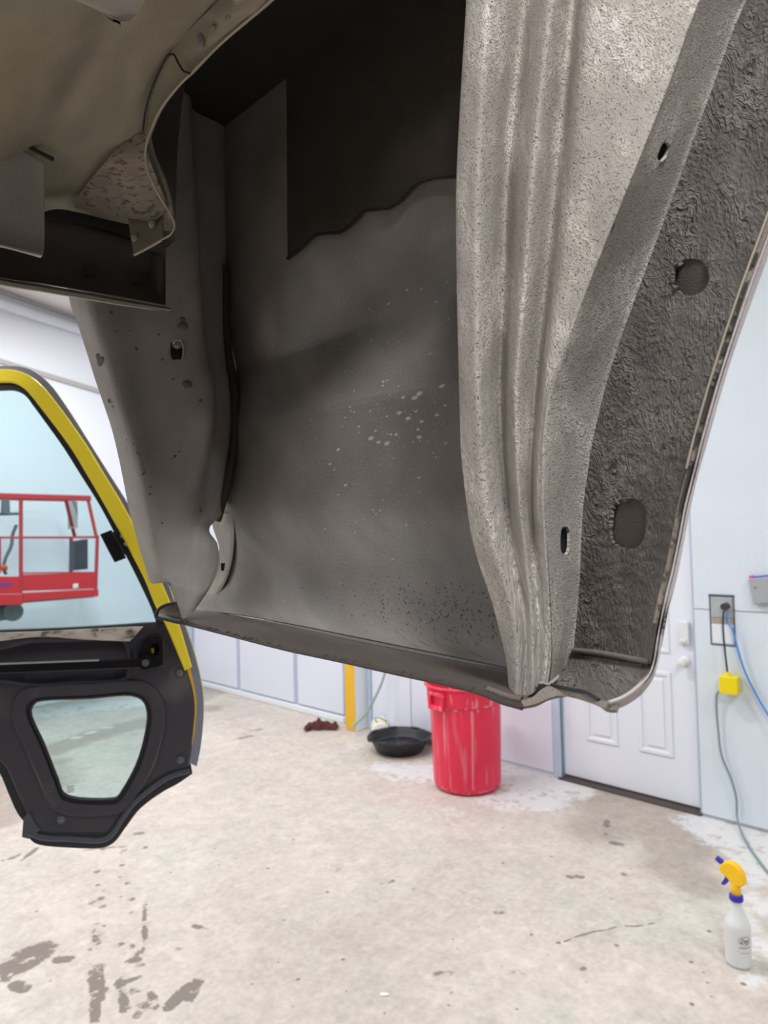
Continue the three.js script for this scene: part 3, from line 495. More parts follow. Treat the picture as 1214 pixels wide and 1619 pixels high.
// open channel end at the sill's left corner
{
  const q = (x, y, d) => P(x, y, d);
  const s = sheet([[[246, 974, 1.13], [252, 962, 1.13], [262, 955, 1.13], [280, 951, 1.14]], [[246, 976, 1.1], [250, 964, 1.1], [260, 957, 1.1], [276, 953, 1.1]]], { nu: 6, nv: 3, th: 0.003 });
  const b = sheet([[[246, 976, 1.1], [262, 979, 1.1], [278, 983, 1.1], [292, 985, 1.1]], [[250, 970, 1.16], [264, 972, 1.16], [282, 976, 1.16], [296, 978, 1.16]]], { nu: 4, nv: 3, th: 0.003 });
  const bk = sheet([[[250, 974, 1.17], [262, 976, 1.17], [276, 980, 1.17], [292, 982, 1.17]], [[256, 958, 1.17], [264, 955, 1.17], [276, 951, 1.17], [288, 948, 1.17]]], { nu: 4, nv: 3, th: 0.003 });
  const c = part('channel_end', merge([s, b]), M.rubberGrey, cab);
  part('channel_inner', bk, M.hem, c);
  part('channel_edge', tube([q(276, 953, 1.098), q(260, 957, 1.098), q(250, 964, 1.098), q(246, 976, 1.098), q(262, 979.5, 1.098), q(290, 985, 1.098)], 0.0022, 30, 6), M.rubber, c);
}

// ridged pillar: left return, two pressed ridges, a plane up to the crease, then the web back to the flange
const creaseX = [[-320, 1300], [-120, 1165], [0, 1105], [150, 1050], [300, 990], [450, 930], [550, 893], [620, 868], [700, 858], [740, 857], [800, 857], [850, 860], [900, 863], [950, 866], [1000, 868], [1045, 868], [1076, 866]];
const cornX = [1420, 1255, 1180, 1122, 1068, 1012, 976, 955, 936, 930, 922, 919, 917, 914, 909, 905, 898];
const creaseD = [0.63, 0.63, 0.63, 0.63, 0.63, 0.63, 0.63, 0.636, 0.646, 0.65, 0.655, 0.663, 0.67, 0.675, 0.68, 0.68, 0.68];
const cornD = creaseX.map(([y], k) => y < 200 ? 0.69 : k > 12 ? 0.745 : lerp(0.69, 0.74, clamp((y - 200) / 600)));
const tab = (list, y) => { let k = 0; while (k < creaseX.length - 2 && y > creaseX[k + 1][0]) k++; const t = clamp((y - creaseX[k][0]) / (creaseX[k + 1][0] - creaseX[k][0])); return lerp(list[k], list[k + 1], t); };
const pr = (y, L, c1, v1, c2, v2, ps, cz, k = 1, y2 = null) => {
  const Y = y2 ?? [y, y, y, y, y, y, y, y, y];
  const ridged = [[L + 34, y, 0.93], [L + 3, Y[1], 0.765], [L, Y[1], 0.744], [lerp(L, c1, 0.5), Y[2], 0.716], [c1, Y[2], 0.702], [lerp(c1, v1, 0.5), Y[2], lerp(0.7, 0.722, k)], [v1, Y[3], lerp(0.698, 0.757, k)], [c2, Y[4], lerp(0.69, 0.69, k)], [v2, Y[5], lerp(0.688, 0.731, k)], [ps, Y[6], lerp(0.686, 0.686, k)], [lerp(ps, cz, 0.5), (Y[6] + Y[7]) / 2, lerp(0.684, 0.655, k)], [cz - (cz - ps) * 0.1, Y[7], lerp(0.681, 0.632, k)], [cz, Y[7], lerp(0.68, 0.628, k)]];
  const kc = Math.min(k, clamp((cz - ps) / 88)); ridged[9][2] = lerp(0.686, 0.686, k); ridged[10][2] = lerp(0.684, 0.655, kc); ridged[11][2] = lerp(0.681, 0.632, kc); ridged[12][2] = lerp(0.68, 0.628, kc);
  const yy = Y[7], X = tab(cornX, yy), D = tab(cornD, yy), d = lerp(0.68, 0.628, kc), yo = yy > 1020 ? -(yy - 1020) * 0.42 : 0;
  return [...ridged, [lerp(cz, X, 0.05), yy, d + 0.004 * kc], [lerp(cz, X, 0.35), yy + yo * 0.3, lerp(d, D, lerp(0.3, 0.42, kc))], [lerp(cz, X, 0.7), yy + yo * 0.7, lerp(d, D, 0.78)], [lerp(cz, X, 0.93), yy + yo, lerp(d, D, 0.98)], [X, yy + yo, D]];
};
const pillarRows = [
  pr(-320, 752, 800, 870, 920, 960, 1000, 1300), pr(-120, 742, 784, 845, 890, 925, 958, 1165), pr(0, 737, 773, 830, 872, 905, 934, 1105), pr(150, 728, 763, 814, 855, 890, 918, 1050), pr(300, 721, 756, 801, 840, 876, 901, 990),
  pr(450, 722, 755, 796, 829, 862, 884, 930), pr(550, 724, 755, 792, 820, 851, 868, 893), pr(620, 726, 756, 790, 816, 845, 859, 868, 0.9), pr(700, 728, 760, 793, 817, 840, 851, 858, 0.7), pr(740, 731, 763, 796, 818, 838, 849, 857, 0.6),
  pr(800, 738, 770, 802, 822, 838, 848, 857, 0.5), pr(850, 746, 779, 808, 828, 842, 852, 860, 0.35), pr(900, 760, 791, 816, 833, 845, 855, 863, 0.2), pr(950, 777, 806, 826, 839, 849, 858, 866, 0.1), pr(1000, 790, 815, 831, 842, 851, 860, 868, 0), pr(1045, 800, 818, 831, 842, 851, 860, 868, 0),
  pr(1086, 804, 816, 829, 842, 850, 856, 864, 0, [1070, 1084, 1096, 1099, 1091, 1083, 1078, 1079]), pr(1094, 806, 817, 829, 842, 850, 856, 864, 0, [1076, 1090, 1103, 1104, 1096, 1086, 1080, 1080]),
];
const pillarGeo = sheet(pillarRows, { even: true, nu: 11, nv: 11, th: 0.003, bump: (x, y) => 0.0012 * fbm(x / 60, y / 90, 512, 3, 201), holes: [[1049, 240, 7.5, 16, 0.38, 2.6], [962, 355, 4.5, 7.5, 0.3, 2], [893.5, 854.5, 7.5, 22, 0.02, 3]] });
const pillar = part('ridged_pillar', pillarGeo, M.pit);
part('hollow_shade_backing', sheet(creaseX.slice(1, 16).map(([y, x], k) => { const d = lerp(0.628, 0.676, clamp((y - 300) / 300)) + 0.014; return [[x + 2, y, d + 0.01], [lerp(x, cornX[k + 1], 0.35), y, lerp(d, cornD[k + 1] + 0.014, 0.42)], [lerp(x, cornX[k + 1], 0.7), y, lerp(d, cornD[k + 1] + 0.014, 0.78)], [cornX[k + 1] + 2, y, cornD[k + 1] + 0.016]]; }), { nu: 4, nv: 4, th: 0.003 }), M.rubber, pillar);  // dark sheet added inside so the slots stay unlit
// outer flange with round holes, caked in mud
const flIn = [1500, 1372, 1330, 1282, 1238, 1183, 1150, 1128, 1106, 1096, 1081, 1071, 1061, 1052, 1043, 1034, 1026];
const flRows = creaseX.map(([y], k) => { const X0 = cornX[k], X1 = flIn[k], D = cornD[k], d1 = 0.605, yl = k >= 15 ? y - (k - 14) * 8 : y, yr = k >= 15 ? y + (k - 14) * 2 - 4 : y; return [0, 0.1, 0.3, 0.5, 0.7, 0.88, 1].map((t) => [lerp(X0, X1, t), lerp(yl, yr, t), lerp(D, d1, Math.pow(t, 1.15))]); });
flRows.splice(16, 1, [0, 0.1, 0.3, 0.5, 0.7, 0.88, 1].map((t) => [lerp(905, 1031, t), lerp(1030, 1050, t), lerp(0.745, 0.608, t)]));
const flangeGeo = sheet(flRows, { nu: 16, nv: 14, th: 0.004, holes: [[1090.5, 438, 30.5, 29.5, 0, 2], [992, 828, 29, 40, 0.05, 2.7]], bump: (x, y, u) => { const a = 1 - Math.abs(fbm(x / 34 + 0.8 * fbm(x / 60, y / 60, 512, 2, 225), y / 22, 512, 3, 221)) * 2.2; return -sstep(0.05, 0.3, u) * sstep(1, 0.93, u) * (0.0018 * Math.pow(clamp(a), 2) + 0.0022 * fbm(x / 90, y / 90, 512, 3, 231)); } });
const flange = part('outer_flange', flangeGeo, M.mud);
for (const [x, y, rx, ry] of [[1090.5, 438, 40, 40], [992, 828, 38, 50]]) {
  const d0 = flangeGeo.userData.find(x - rx, y).d + 0.002, d1 = flangeGeo.userData.find(x + rx, y).d + 0.002, rows = [];
  for (let k = 0; k <= 4; k++) rows.push([-1, -0.5, 0, 0.5, 1].map((a) => [x + a * rx, y + (k / 2 - 1) * ry, lerp(d0, d1, (a + 1) / 2) + 0.007]));
  part('recessed_plug', sheet(rows, { nu: 5, nv: 5, th: 0.002 }), M.dark, flange);
}
// folded rim of the flange, going round the bottom corner
const rimPts = [[1500, 1512, -320], [1372, 1385, -120], [1330, 1343, 0], [1282, 1296, 150], [1238, 1251, 300], [1183, 1197, 452], [1150, 1162, 550], [1128, 1140, 621], [1106, 1118, 700], [1096, 1106, 741], [1081, 1092, 800], [1071, 1082, 852], [1061, 1073, 900], [1050, 1062, 945], [1042, 1050, 985]];
const rimRows = rimPts.map(([a, b, y]) => [[a - 1, y, 0.604], [a + 1.5, y, 0.598], [lerp(a, b, 0.4), y, 0.5985], [b, y + 1, 0.609]]);
for (const [ax_, ay, bx, by] of [[1036, 1015, 1046, 1018], [1032, 1042, 1040, 1049], [1024, 1064, 1032, 1074], [1006, 1084, 1014, 1098], [985, 1099, 992, 1114], [962, 1108, 971, 1123]]) rimRows.push([[ax_ - 1, ay, 0.604], [ax_ + 1.5, ay + 1, 0.597], [lerp(ax_, bx, 0.4), lerp(ay, by, 0.4), 0.597], [bx, by, 0.604]]);
const rim = part('flange_rim', sheet(rimRows, { nu: 6, nv: 8, th: 0.0025, bump: (x, y) => 0.0005 * fbm(x / 12, y / 12, 512, 3, 241) }), M.rim);
const rimAt = (y) => { let k = 0; while (k < rimPts.length - 2 && y > rimPts[k + 1][2]) k++; const [a, b, c] = rimPts[k], [d, e, f] = rimPts[k + 1], t = (y - c) / (f - c); return [lerp(a, d, t), lerp(b, e, t)]; };
part('rim_seam', tube(rimPts.slice(0, 10).map(([a, , y]) => P(a - 11, y, 0.6065)), 0.0012, 160, 6), M.edge, rim);
part('rusty_seam', sheet(rimPts.map(([a, , y]) => [[a - 10, y, 0.608], [a - 5, y, 0.6055], [a + 1, y, 0.604]]), { nu: 4, nv: 10, th: 0.002 }), M.rust, rim);
for (let k = 0; k < 9; k++) { const y0 = 400 + k * 47, y1 = y0 + 20 + 14 * ((k * 5) % 3); part('seam_gap', tube([y0, (y0 + y1) / 2, y1].map((y) => P(rimAt(y)[0] - 5, y, 0.6035)), 0.0014, 12, 6), M.dark, rim); }
part('weld_tacks', merge([470, 497, 520, 598, 608, 680, 735, 852, 905].map((y, k) => { const q = P(rimAt(y)[0] - 6, y, 0.602); return new THREE.IcosahedronGeometry(0.0011 + 0.0004 * (k % 3), 2).scale(1, 1.8, 0.7).translate(q.x, q.y, q.z); })), M.hem, rim);
// corner tray below the flange
const tray = part('corner_tray', sheet([
  [[898, 1030, 0.748], [905, 1029, 0.742], [935, 1033, 0.71], [968, 1038, 0.675], [1000, 1044, 0.645], [1033, 1049, 0.613]],
  [[894, 1042, 0.745], [902, 1041, 0.738], [930, 1046, 0.706], [962, 1052, 0.672], [992, 1058, 0.642], [1030, 1060, 0.611]],
  [[884, 1064, 0.725], [893, 1064, 0.718], [920, 1070, 0.69], [950, 1077, 0.655], [980, 1080, 0.63], [1018, 1078, 0.608]],
  [[870, 1082, 0.69], [878, 1085, 0.685], [905, 1094, 0.662], [935, 1106, 0.634], [962, 1112, 0.619], [990, 1107, 0.608]],
], { nu: 10, nv: 8, th: 0.003 }), M.mud);
part('tray_bead', tube([P(906, 1028, 0.735), P(935, 1031, 0.705), P(968, 1036, 0.67), P(1000, 1042, 0.64), P(1028, 1047, 0.615)], 0.003, 30, 8), M.hem, tray);
part('front_lip', sheet([
  [[824, 1108, 0.668], [842, 1102, 0.668], [856, 1090, 0.672], [872, 1083, 0.68], [892, 1087, 0.664], [915, 1092, 0.645], [938, 1102, 0.625], [956, 1108, 0.615], [978, 1104, 0.605]],
  [[825, 1113, 0.662], [845, 1107, 0.662], [864, 1097, 0.664], [882, 1092, 0.667], [902, 1095, 0.652], [925, 1101, 0.635], [945, 1110, 0.616], [960, 1115, 0.606], [974, 1113, 0.598]],
  [[822, 1118, 0.66], [846, 1113, 0.658], [868, 1104, 0.66], [886, 1100, 0.662], [908, 1104, 0.648], [928, 1110, 0.63], [948, 1117, 0.61], [962, 1121, 0.6], [972, 1123, 0.594]],
], { nu: 8, nv: 6, th: 0.004 }), M.hem, tray);
part('lip_crack', tube([P(872, 1082, 0.679), P(890, 1087, 0.662), P(908, 1090.5, 0.648), P(922, 1093, 0.638), P(938, 1101, 0.622), P(947, 1107, 0.616)], 0.0016, 40, 6), M.rubber, tray);

// floor pan overhead, upper left
const pan = part('floor_pan', sheet([
  [[-300, -100, 0.53], [-40, -100, 0.55], [110, -100, 0.58], [200, -100, 0.6], [270, -100, 0.62], [350, -100, 0.64], [430, -100, 0.65]],
  [[-280, 20, 0.6], [-40, 20, 0.63], [80, 20, 0.67], [160, 15, 0.7], [230, 10, 0.72], [285, 5, 0.735], [345, 0, 0.75]],
  [[-280, 100, 0.66], [-40, 100, 0.7], [60, 100, 0.75], [140, 90, 0.78], [195, 85, 0.8], [230, 88, 0.81], [264, 88, 0.82]],
  [[-280, 180, 0.74], [-40, 180, 0.78], [55, 175, 0.82], [130, 165, 0.85], [190, 160, 0.87], [214, 163, 0.872], [238, 160, 0.875]],
  [[-280, 250, 0.82], [-40, 250, 0.86], [50, 240, 0.9], [125, 232, 0.915], [178, 232, 0.92], [208, 232, 0.91], [240, 232, 0.905]],
  [[-280, 300, 0.88], [-40, 300, 0.92], [40, 295, 0.96], [100, 290, 0.975], [135, 288, 0.975], [190, 285, 0.955], [262, 290, 0.94]],
  [[-280, 340, 0.95], [-40, 328, 0.98], [40, 322, 1.02], [95, 312, 1.03], [125, 310, 1.02], [190, 322, 0.99], [272, 335, 0.965]],
  [[-280, 370, 1.0], [-40, 352, 1.05], [50, 341, 1.06], [85, 331, 1.06], [120, 335, 1.05], [190, 352, 1.03], [270, 366, 0.99]],
], { nu: 12, nv: 10, th: 0.004, bump: (x, y) => { const t = (x - 100) * 0.884 + (y - 165) * 0.467; return y > -60 ? 0.014 * Math.exp(-((t / 24) ** 2)) + 0.002 * fbm(x / 70, y / 70, 512, 2, 203) : 0; } }), M.pan);
part('rust_patch', sheet([
  [[196, 222, 0.917], [212, 214, 0.905], [228, 212, 0.898]], [[170, 252, 0.929], [205, 250, 0.918], [234, 248, 0.906]], [[138, 290, 0.97], [190, 288, 0.952], [250, 288, 0.936]], [[122, 314, 1.01], [185, 318, 0.986], [262, 328, 0.96]], [[116, 328, 1.03], [175, 340, 1.005], [240, 350, 0.975]],
].map((r) => r.map(([x, y, d]) => [x, y, d - 0.007])), { nu: 12, nv: 8, th: 0.003 }), M.rust, pan);
part('pad_plate', sheet([[[70, -60, 0.63], [150, -60, 0.65], [262, -60, 0.66]], [[95, -12, 0.655], [160, 0, 0.675], [240, -14, 0.685]], [[150, 14, 0.68], [180, 26, 0.69], [216, 20, 0.697]], [[176, 28, 0.69], [192, 35, 0.693], [206, 33, 0.697]]].map((r) => r.map(([x, y, d]) => [x, y, d - 0.012])), { nu: 8, nv: 6, th: 0.006, linU: true, linV: true }), M.padDustLitEdge, pan);
// hanging side flange of the pan, ending in a curve
const flangeRows = [
  [[480, -140, 0.655], [520, -140, 0.64], [575, -140, 0.632]], [[346, 0, 0.745], [388, 0, 0.725], [432, -2, 0.715]], [[312, 34, 0.775], [352, 38, 0.757], [392, 32, 0.75]], [[285, 62, 0.8], [318, 72, 0.785], [350, 68, 0.778]],
  [[268, 84, 0.815], [292, 96, 0.808], [304, 114, 0.804]], [[252, 112, 0.835], [270, 130, 0.832], [282, 136, 0.828]], [[238, 152, 0.86], [248, 166, 0.857], [256, 169, 0.852]], [[231, 188, 0.88], [236, 200, 0.877], [240, 202, 0.872]], [[229, 214, 0.89], [230, 224, 0.887], [232, 226, 0.882]],
];
const pf = part('pan_flange', sheet(flangeRows, { nu: 10, nv: 8, th: 0.003 }), M.pan);
part('rim_lit_edge', tube([[575, -140, 0.631], [500, -68, 0.672], [432, -2, 0.713], [392, 32, 0.748], [350, 68, 0.777], [304, 114, 0.803], [282, 136, 0.827], [256, 169, 0.851], [240, 202, 0.871], [232, 226, 0.881], [230, 246, 0.89], [234, 270, 0.9], [243, 292, 0.91], [256, 316, 0.925], [267, 334, 0.935], [275, 350, 0.942], [275, 362, 0.948], [268, 372, 0.952], [254, 379, 0.955]].map(([x, y, d]) => P(x, y, d - 0.002)), 0.0017, 200, 6), M.edge, pf);  // pale bead painting the rim light along the cut edge
part('overlap_seam', tube([[300, 116, 0.80], [290, 112, 0.804], [282, 100, 0.806], [274, 86, 0.81], [266, 88, 0.814], [254, 108, 0.832], [240, 140, 0.852], [230, 176, 0.872], [226, 208, 0.886]].map(([x, y, d]) => P(x, y, d - 0.003)), 0.0013, 60, 6), M.rubber, pf);
{ const q = P(317, 66, 0.781); part('rivet', new THREE.SphereGeometry(0.006, 20, 12).scale(1, 1.5, 0.6).translate(q.x, q.y, q.z), M.dust, pf); for (const [x, y, d] of [[336, 44, 0.763], [360, 28, 0.747]]) { const p = P(x, y, d); part('rivet', new THREE.SphereGeometry(0.003, 16, 8).scale(1.6, 1, 0.6).translate(p.x, p.y, p.z), M.dust, pf); } }
// plate behind the curved flange edge
part('gusset_plate', sheet([[[232, 130, 1.02], [262, 130, 1.03], [292, 130, 1.04]], [[226, 230, 1.02], [252, 230, 1.03], [281, 230, 1.04]], [[232, 300, 1.02], [256, 300, 1.03], [279, 300, 1.04]], [[236, 395, 1.03], [256, 395, 1.035], [276, 380, 1.04]]], { nu: 6, nv: 6, th: 0.003 }), M.dark);
// small tab with two screws at its end
{
  const tb = part('end_tab', sheet([[[202, 342, 1.0], [230, 336, 0.99], [257, 330, 0.978]], [[206, 372, 0.99], [232, 364, 0.98], [256, 352, 0.968]], [[211, 400, 0.975], [236, 388, 0.965], [258, 377, 0.955]], [[213, 404, 0.985], [238, 392, 0.975], [258, 380, 0.966]]], { nu: 8, nv: 5, th: 0.003 }), M.pan);
  for (const [x, y, d] of [[240, 354, 0.97], [213, 376, 0.984]]) { const q = P(x, y, d - 0.002), g = new THREE.SphereGeometry(0.006, 16, 10).scale(0.8, 1, 0.5); g.applyQuaternion(new THREE.Quaternion().setFromUnitVectors(V(0, 0, 1), FW.clone().negate())); part('screw_head', g.translate(q.x, q.y, q.z), M.edge, tb); }
  part('tab_edge', tube([P(212, 403, 0.973), P(236, 390.5, 0.963), P(256, 379, 0.953)], 0.0022, 20, 6), M.edge, tb);
}
// crossmember with its bottom ledge
{
  const bm = part('crossmember', sheet([
    [[-320, 250, 0.85], [-30, 318, 0.99], [70, 343, 1.03], [140, 357, 1.055], [200, 372, 1.075], [262, 388, 1.095]],
    [[-320, 262, 0.84], [-30, 330, 0.975], [70, 354, 1.015], [140, 368, 1.04], [200, 384, 1.06], [262, 400, 1.08]],
    [[-320, 330, 0.86], [-30, 400, 0.985], [70, 418, 1.025], [140, 430, 1.05], [200, 440, 1.07], [262, 452, 1.09]],
    [[-320, 362, 0.86], [-30, 432, 0.985], [70, 448, 1.025], [140, 460, 1.05], [200, 470, 1.07], [262, 482, 1.09]],
  ], { nu: 8, nv: 6, th: 0.005 }), M.dark);
  part('bottom_ledge', sheet([[[-320, 360, 0.862], [-30, 433, 0.987], [70, 450, 1.027], [140, 463, 1.052], [200, 474, 1.072], [268, 486, 1.09]], [[-320, 366, 0.79], [-30, 436, 0.925], [70, 454, 0.965], [140, 466, 0.99], [200, 477, 1.01], [272, 489, 1.035]], [[-320, 374, 0.79], [-30, 443, 0.925], [70, 461, 0.965], [140, 473, 0.99], [200, 483, 1.01], [270, 493, 1.035]]], { nu: 8, nv: 4, th: 0.005, linV: true }), M.edge, bm);
  for (const [x, y, d] of [[141, 427, 1.045], [216, 440, 1.068]]) { const g = new THREE.CylinderGeometry(0.0095, 0.0105, 0.003, 20).rotateX(Math.PI / 2); g.applyQuaternion(new THREE.Quaternion().setFromUnitVectors(V(0, 0, 1), FW.clone().negate())); const q = P(x, y, d - 0.001); part('bolt_head', g.translate(q.x, q.y, q.z), M.dark, bm); }
  part('shadow_backing', sheet([[[40, 290, 1.095], [150, 300, 1.1], [262, 316, 1.108]], [[40, 400, 1.095], [150, 410, 1.1], [252, 425, 1.108]]], { nu: 4, nv: 4, th: 0.003 }), M.shadeBlack, bm);  // black sheet standing in for the shadow above the beam
  part('end_clip', sheet([[[238, 402, 1.07], [248, 404, 1.06], [257, 406, 1.062]], [[238, 440, 1.07], [248, 442, 1.06], [257, 444, 1.062]], [[238, 464, 1.072], [248, 467, 1.062], [256, 468, 1.064]]], { nu: 4, nv: 4, th: 0.003 }), M.dark, bm);
}
// hanging bracket plate at the left edge
{
  const br = part('bracket_plate', sheet([[[-330, 150, 0.8], [-60, 215, 0.875], [0, 226, 0.885], [40, 242, 0.9], [69, 260, 0.905]], [[-330, 240, 0.81], [-60, 300, 0.88], [0, 308, 0.89], [40, 316, 0.9], [69, 326, 0.905]], [[-330, 300, 0.8], [-60, 358, 0.875], [0, 366, 0.885], [40, 374, 0.895], [69, 380, 0.9]], [[-330, 318, 0.785], [-60, 376, 0.86], [0, 386, 0.87], [40, 396, 0.88], [67, 402, 0.886]], [[-330, 322, 0.79], [-60, 381, 0.865], [0, 391, 0.875], [40, 401, 0.885], [64, 408, 0.892]]], { nu: 8, nv: 8, th: 0.005 }), M.dust);
  part('painted_shadow_line', tube([P(-40, 196, 0.868), P(0, 208, 0.882), P(30, 224, 0.896), P(60, 240, 0.905), P(84, 252, 0.91)], 0.003, 30, 6), M.rubber, br);  // dark bead standing in for the shadow gap over the plate
}
// added shell and plates that block light above the recess
{
  const C = (X, Y, Z) => EYE.clone().addScaledVector(R0, X).addScaledVector(Y0, Y).addScaledVector(F0, Z);
  const px = (v) => { const q = v.clone().sub(EYE), d = q.dot(FW); return [W / 2 + FPX * q.dot(RT) / d, H / 2 - FPX * q.dot(UP) / d, d]; };
  const grid = (a, b, c, d, n = 6) => Array.from({ length: n }, (_, i) => Array.from({ length: n }, (_, j) => px(a.clone().lerp(b, j / (n - 1)).lerp(c.clone().lerp(d, j / (n - 1)), i / (n - 1)))));
  part('front_light_block', sheet(grid(C(-0.4, 0.79, 0.72), C(0.085, 0.79, 0.725), C(-0.4, 0.597, 0.72), C(0.085, 0.597, 0.725)), { nu: 3, nv: 3, th: 0.006 }), M.shadeBlack);
  // unseen machine body added behind the viewpoint to shade the recess, with a post
  const B = new THREE.Matrix4().makeBasis(R0, Y0, F0.clone().negate()).setPosition(EYE.x, 0, EYE.z);
  const bg = (x0, x1, y0, y1, z0, z1, r) => boxGeo(x0, x1, y0, y1, -z1, -z0, r).applyMatrix4(B);
  part('unseen_chassis', merge([bg(-0.75, 1.15, 0.5, 1.3, -2.9, -0.6, 0.05), bg(-0.6, 1.0, 0.3, 0.55, -2.7, -0.7, 0.03)]), M.shadeBlack);
  for (const x of [-0.95, 1.35]) for (const z of [-2.4, -1.15]) part('wheel', new THREE.LatheGeometry([[0, -0.16], [0.3, -0.16], [0.42, -0.13], [0.45, -0.06], [0.45, 0.06], [0.42, 0.13], [0.3, 0.16], [0, 0.16]].map((q) => new THREE.Vector2(...q)), 40).rotateZ(Math.PI / 2).translate(x, 0.45, -z).applyMatrix4(B), M.rubber);
  part('added_lift_post', merge([bar(C(-0.8, -0.6, -0.62), C(-0.95, 0.5, 0.3), 0.14, 0.14, 0.02), bar(C(-0.95, 0.45, 0.25), C(-0.78, 0.53, 0.75), 0.12, 0.1, 0.02)]), M.shadeBlack);
  part('left_light_block', sheet(grid(C(-0.85, 0.8, 0.45), C(-0.85, 0.8, 1.6), C(-0.85, 0.46, 0.45), C(-0.85, 0.66, 1.6)), { nu: 3, nv: 3, th: 0.006 }), M.shadeBlack);
  part('rear_light_block', sheet(grid(C(-0.85, 0.8, 1.6), C(0.1, 0.8, 1.6), C(-0.85, 0.66, 1.6), C(0.1, 0.66, 1.6)), { nu: 3, nv: 3, th: 0.006 }), M.shadeBlack);
  part('top_light_block', sheet(grid(C(-0.85, 0.78, 0.71), C(0.62, 0.78, 0.71), C(-0.85, 0.78, 1.6), C(0.62, 0.78, 1.6)), { nu: 3, nv: 3, th: 0.01 }), M.shadeBlack);
}

// ------------------------------------------------------------------ the open cab door
const yawD = THREE.MathUtils.degToRad(18);
const DU = R0.clone().multiplyScalar(Math.cos(yawD)).addScaledVector(F0, Math.sin(yawD)), DN = DU.clone().cross(Y0).normalize();
const DP = P(160, 900, 2.05), DO = hit(160, 1335, DP, DN);
const dxy = (x, y) => { const q = hit(x, y, DP, DN).sub(DO); return new THREE.Vector2(q.dot(DU), q.y); };
const cdoor = thing('cab_door', 'yellow and black framed glazed machine door hanging open, with a lower corner window', 'door', DO, Math.atan2(DN.x, DN.z));
const smooth = (pts, n = 4, closed = false) => { const c = new THREE.CatmullRomCurve3(pts.map((p) => V(p.x, p.y, 0)), closed, 'centripetal'); return c.getPoints(pts.length * n).map((p) => new THREE.Vector2(p.x, p.y)); };
const pxs = (l) => l.map(([x, y]) => dxy(x, y));
function strip2(outer, inner, z0, z1, bev = 0.004) {
  const s = new THREE.Shape([...smooth(pxs(outer)), ...smooth(pxs(inner)).reverse()]);
  return new THREE.ExtrudeGeometry(s, { depth: z1 - z0 - 2 * bev, bevelEnabled: true, bevelSize: bev * 0.6, bevelThickness: bev, bevelSegments: 3 }).translate(0, 0, z0 + bev);
}
function plate2(outline, hole, z0, z1, bev = 0.004, closed = true, sharp = false) {
  const s = new THREE.Shape(sharp ? pxs(outline) : smooth(pxs(outline), 4, closed)); if (hole) for (const h of hole) s.holes.push(new THREE.Path(smooth(pxs(h), 4, true)));
  return new THREE.ExtrudeGeometry(s, { depth: z1 - z0 - 2 * bev, bevelEnabled: true, bevelSize: bev, bevelThickness: bev, bevelSegments: 3 }).translate(0, 0, z0 + bev);
}
// outlines, from the top left round to the lower right
const oSeal = [[-190, 586], [-80, 582], [0, 581], [34, 582], [56, 590], [78, 608], [102, 640], [144, 706], [173, 752], [202, 798], [234, 858], [262, 916], [276, 954], [292, 990], [308, 1039], [319, 1091], [320.5, 1126], [316, 1178], [310, 1209]];
const oYel = [[-190, 594], [-80, 590], [0, 589], [28, 591], [48, 599], [67, 614], [89, 640], [136, 706], [164, 752], [192, 798], [226, 862], [253, 920], [268, 956], [280, 985], [300, 1051], [309, 1095], [310.5, 1115], [308, 1152], [299, 1203]];
const iYel = [[-190, 610], [-80, 606], [0, 605], [25, 606], [42, 615], [53, 626], [65, 641], [114, 706], [142, 752], [170, 800], [206, 866], [230, 912], [249, 958], [262, 982], [293, 1055], [303, 1090], [306, 1118], [304, 1150], [297, 1200]];
const iTrim = [[-190, 622], [-80, 618], [0, 616], [22, 616], [36, 621], [46, 630], [54, 641], [101, 706], [130, 752], [160, 800], [199, 875], [224, 925], [243, 967], [250, 992]];
mk('outer_seal', strip2(oSeal, oYel, -0.02, 0.012), M.sealGrey, cdoor);
mk('yellow_frame', strip2(oYel.slice(0, 15), iYel.slice(0, 15), -0.012, 0.03, 0.008), M.yellow, cdoor);
mk('yellow_edge', strip2(oYel.slice(14).map(([x, y]) => [x - 0.5, y]), iYel.slice(14).map(([x, y]) => [x + 2, y]), -0.012, 0.012, 0.002), M.yellowWorn, cdoor);
mk('inner_trim', strip2(iYel.slice(0, 14), iTrim, -0.012, 0.016), M.plasticClean, cdoor);
mk('outer_skin_edge', tube(oSeal.slice(9).map(([x, y]) => { const q = dxy(x + 0.5, y); return V(q.x, q.y, -0.016); }), 0.004, 60, 6), M.yellow, cdoor);
mk('upper_pane', plate2([...iTrim.map(([x, y]) => [x + 3, y - 2]), [236, 1000], [-100, 1006], [-190, 1008]], null, -0.004, 0.001, 0.0005, true), M.tinted, cdoor);
const lowWin = [[48, 1122], [56, 1108], [66, 1104.5], [140, 1101], [210, 1097], [228, 1106], [235, 1125], [231, 1162], [218, 1206], [198, 1244], [186, 1260], [174, 1263], [112, 1260], [99, 1252], [90, 1229], [70, 1178]];
const pocket = [[-190, 1034], [-20, 1028], [20, 1020], [50, 1013], [120, 1011], [188, 1008], [201, 1018], [206, 1050], [200, 1070], [120, 1077], [60, 1081], [0, 1074], [-190, 1070]];
const panelOut = [[-190, 998], [-60, 999], [60, 996], [180, 990], [242, 986], [270, 988], [280, 1020], [292, 1056], [302, 1092], [305, 1118], [303, 1150], [297, 1204], [290, 1214], [268, 1216], [238, 1234], [202, 1268], [184, 1290], [170, 1311], [150, 1312], [100, 1311], [60, 1309], [50, 1298], [44, 1280], [28, 1243], [13, 1210], [0, 1196], [-60, 1150], [-190, 1110]];
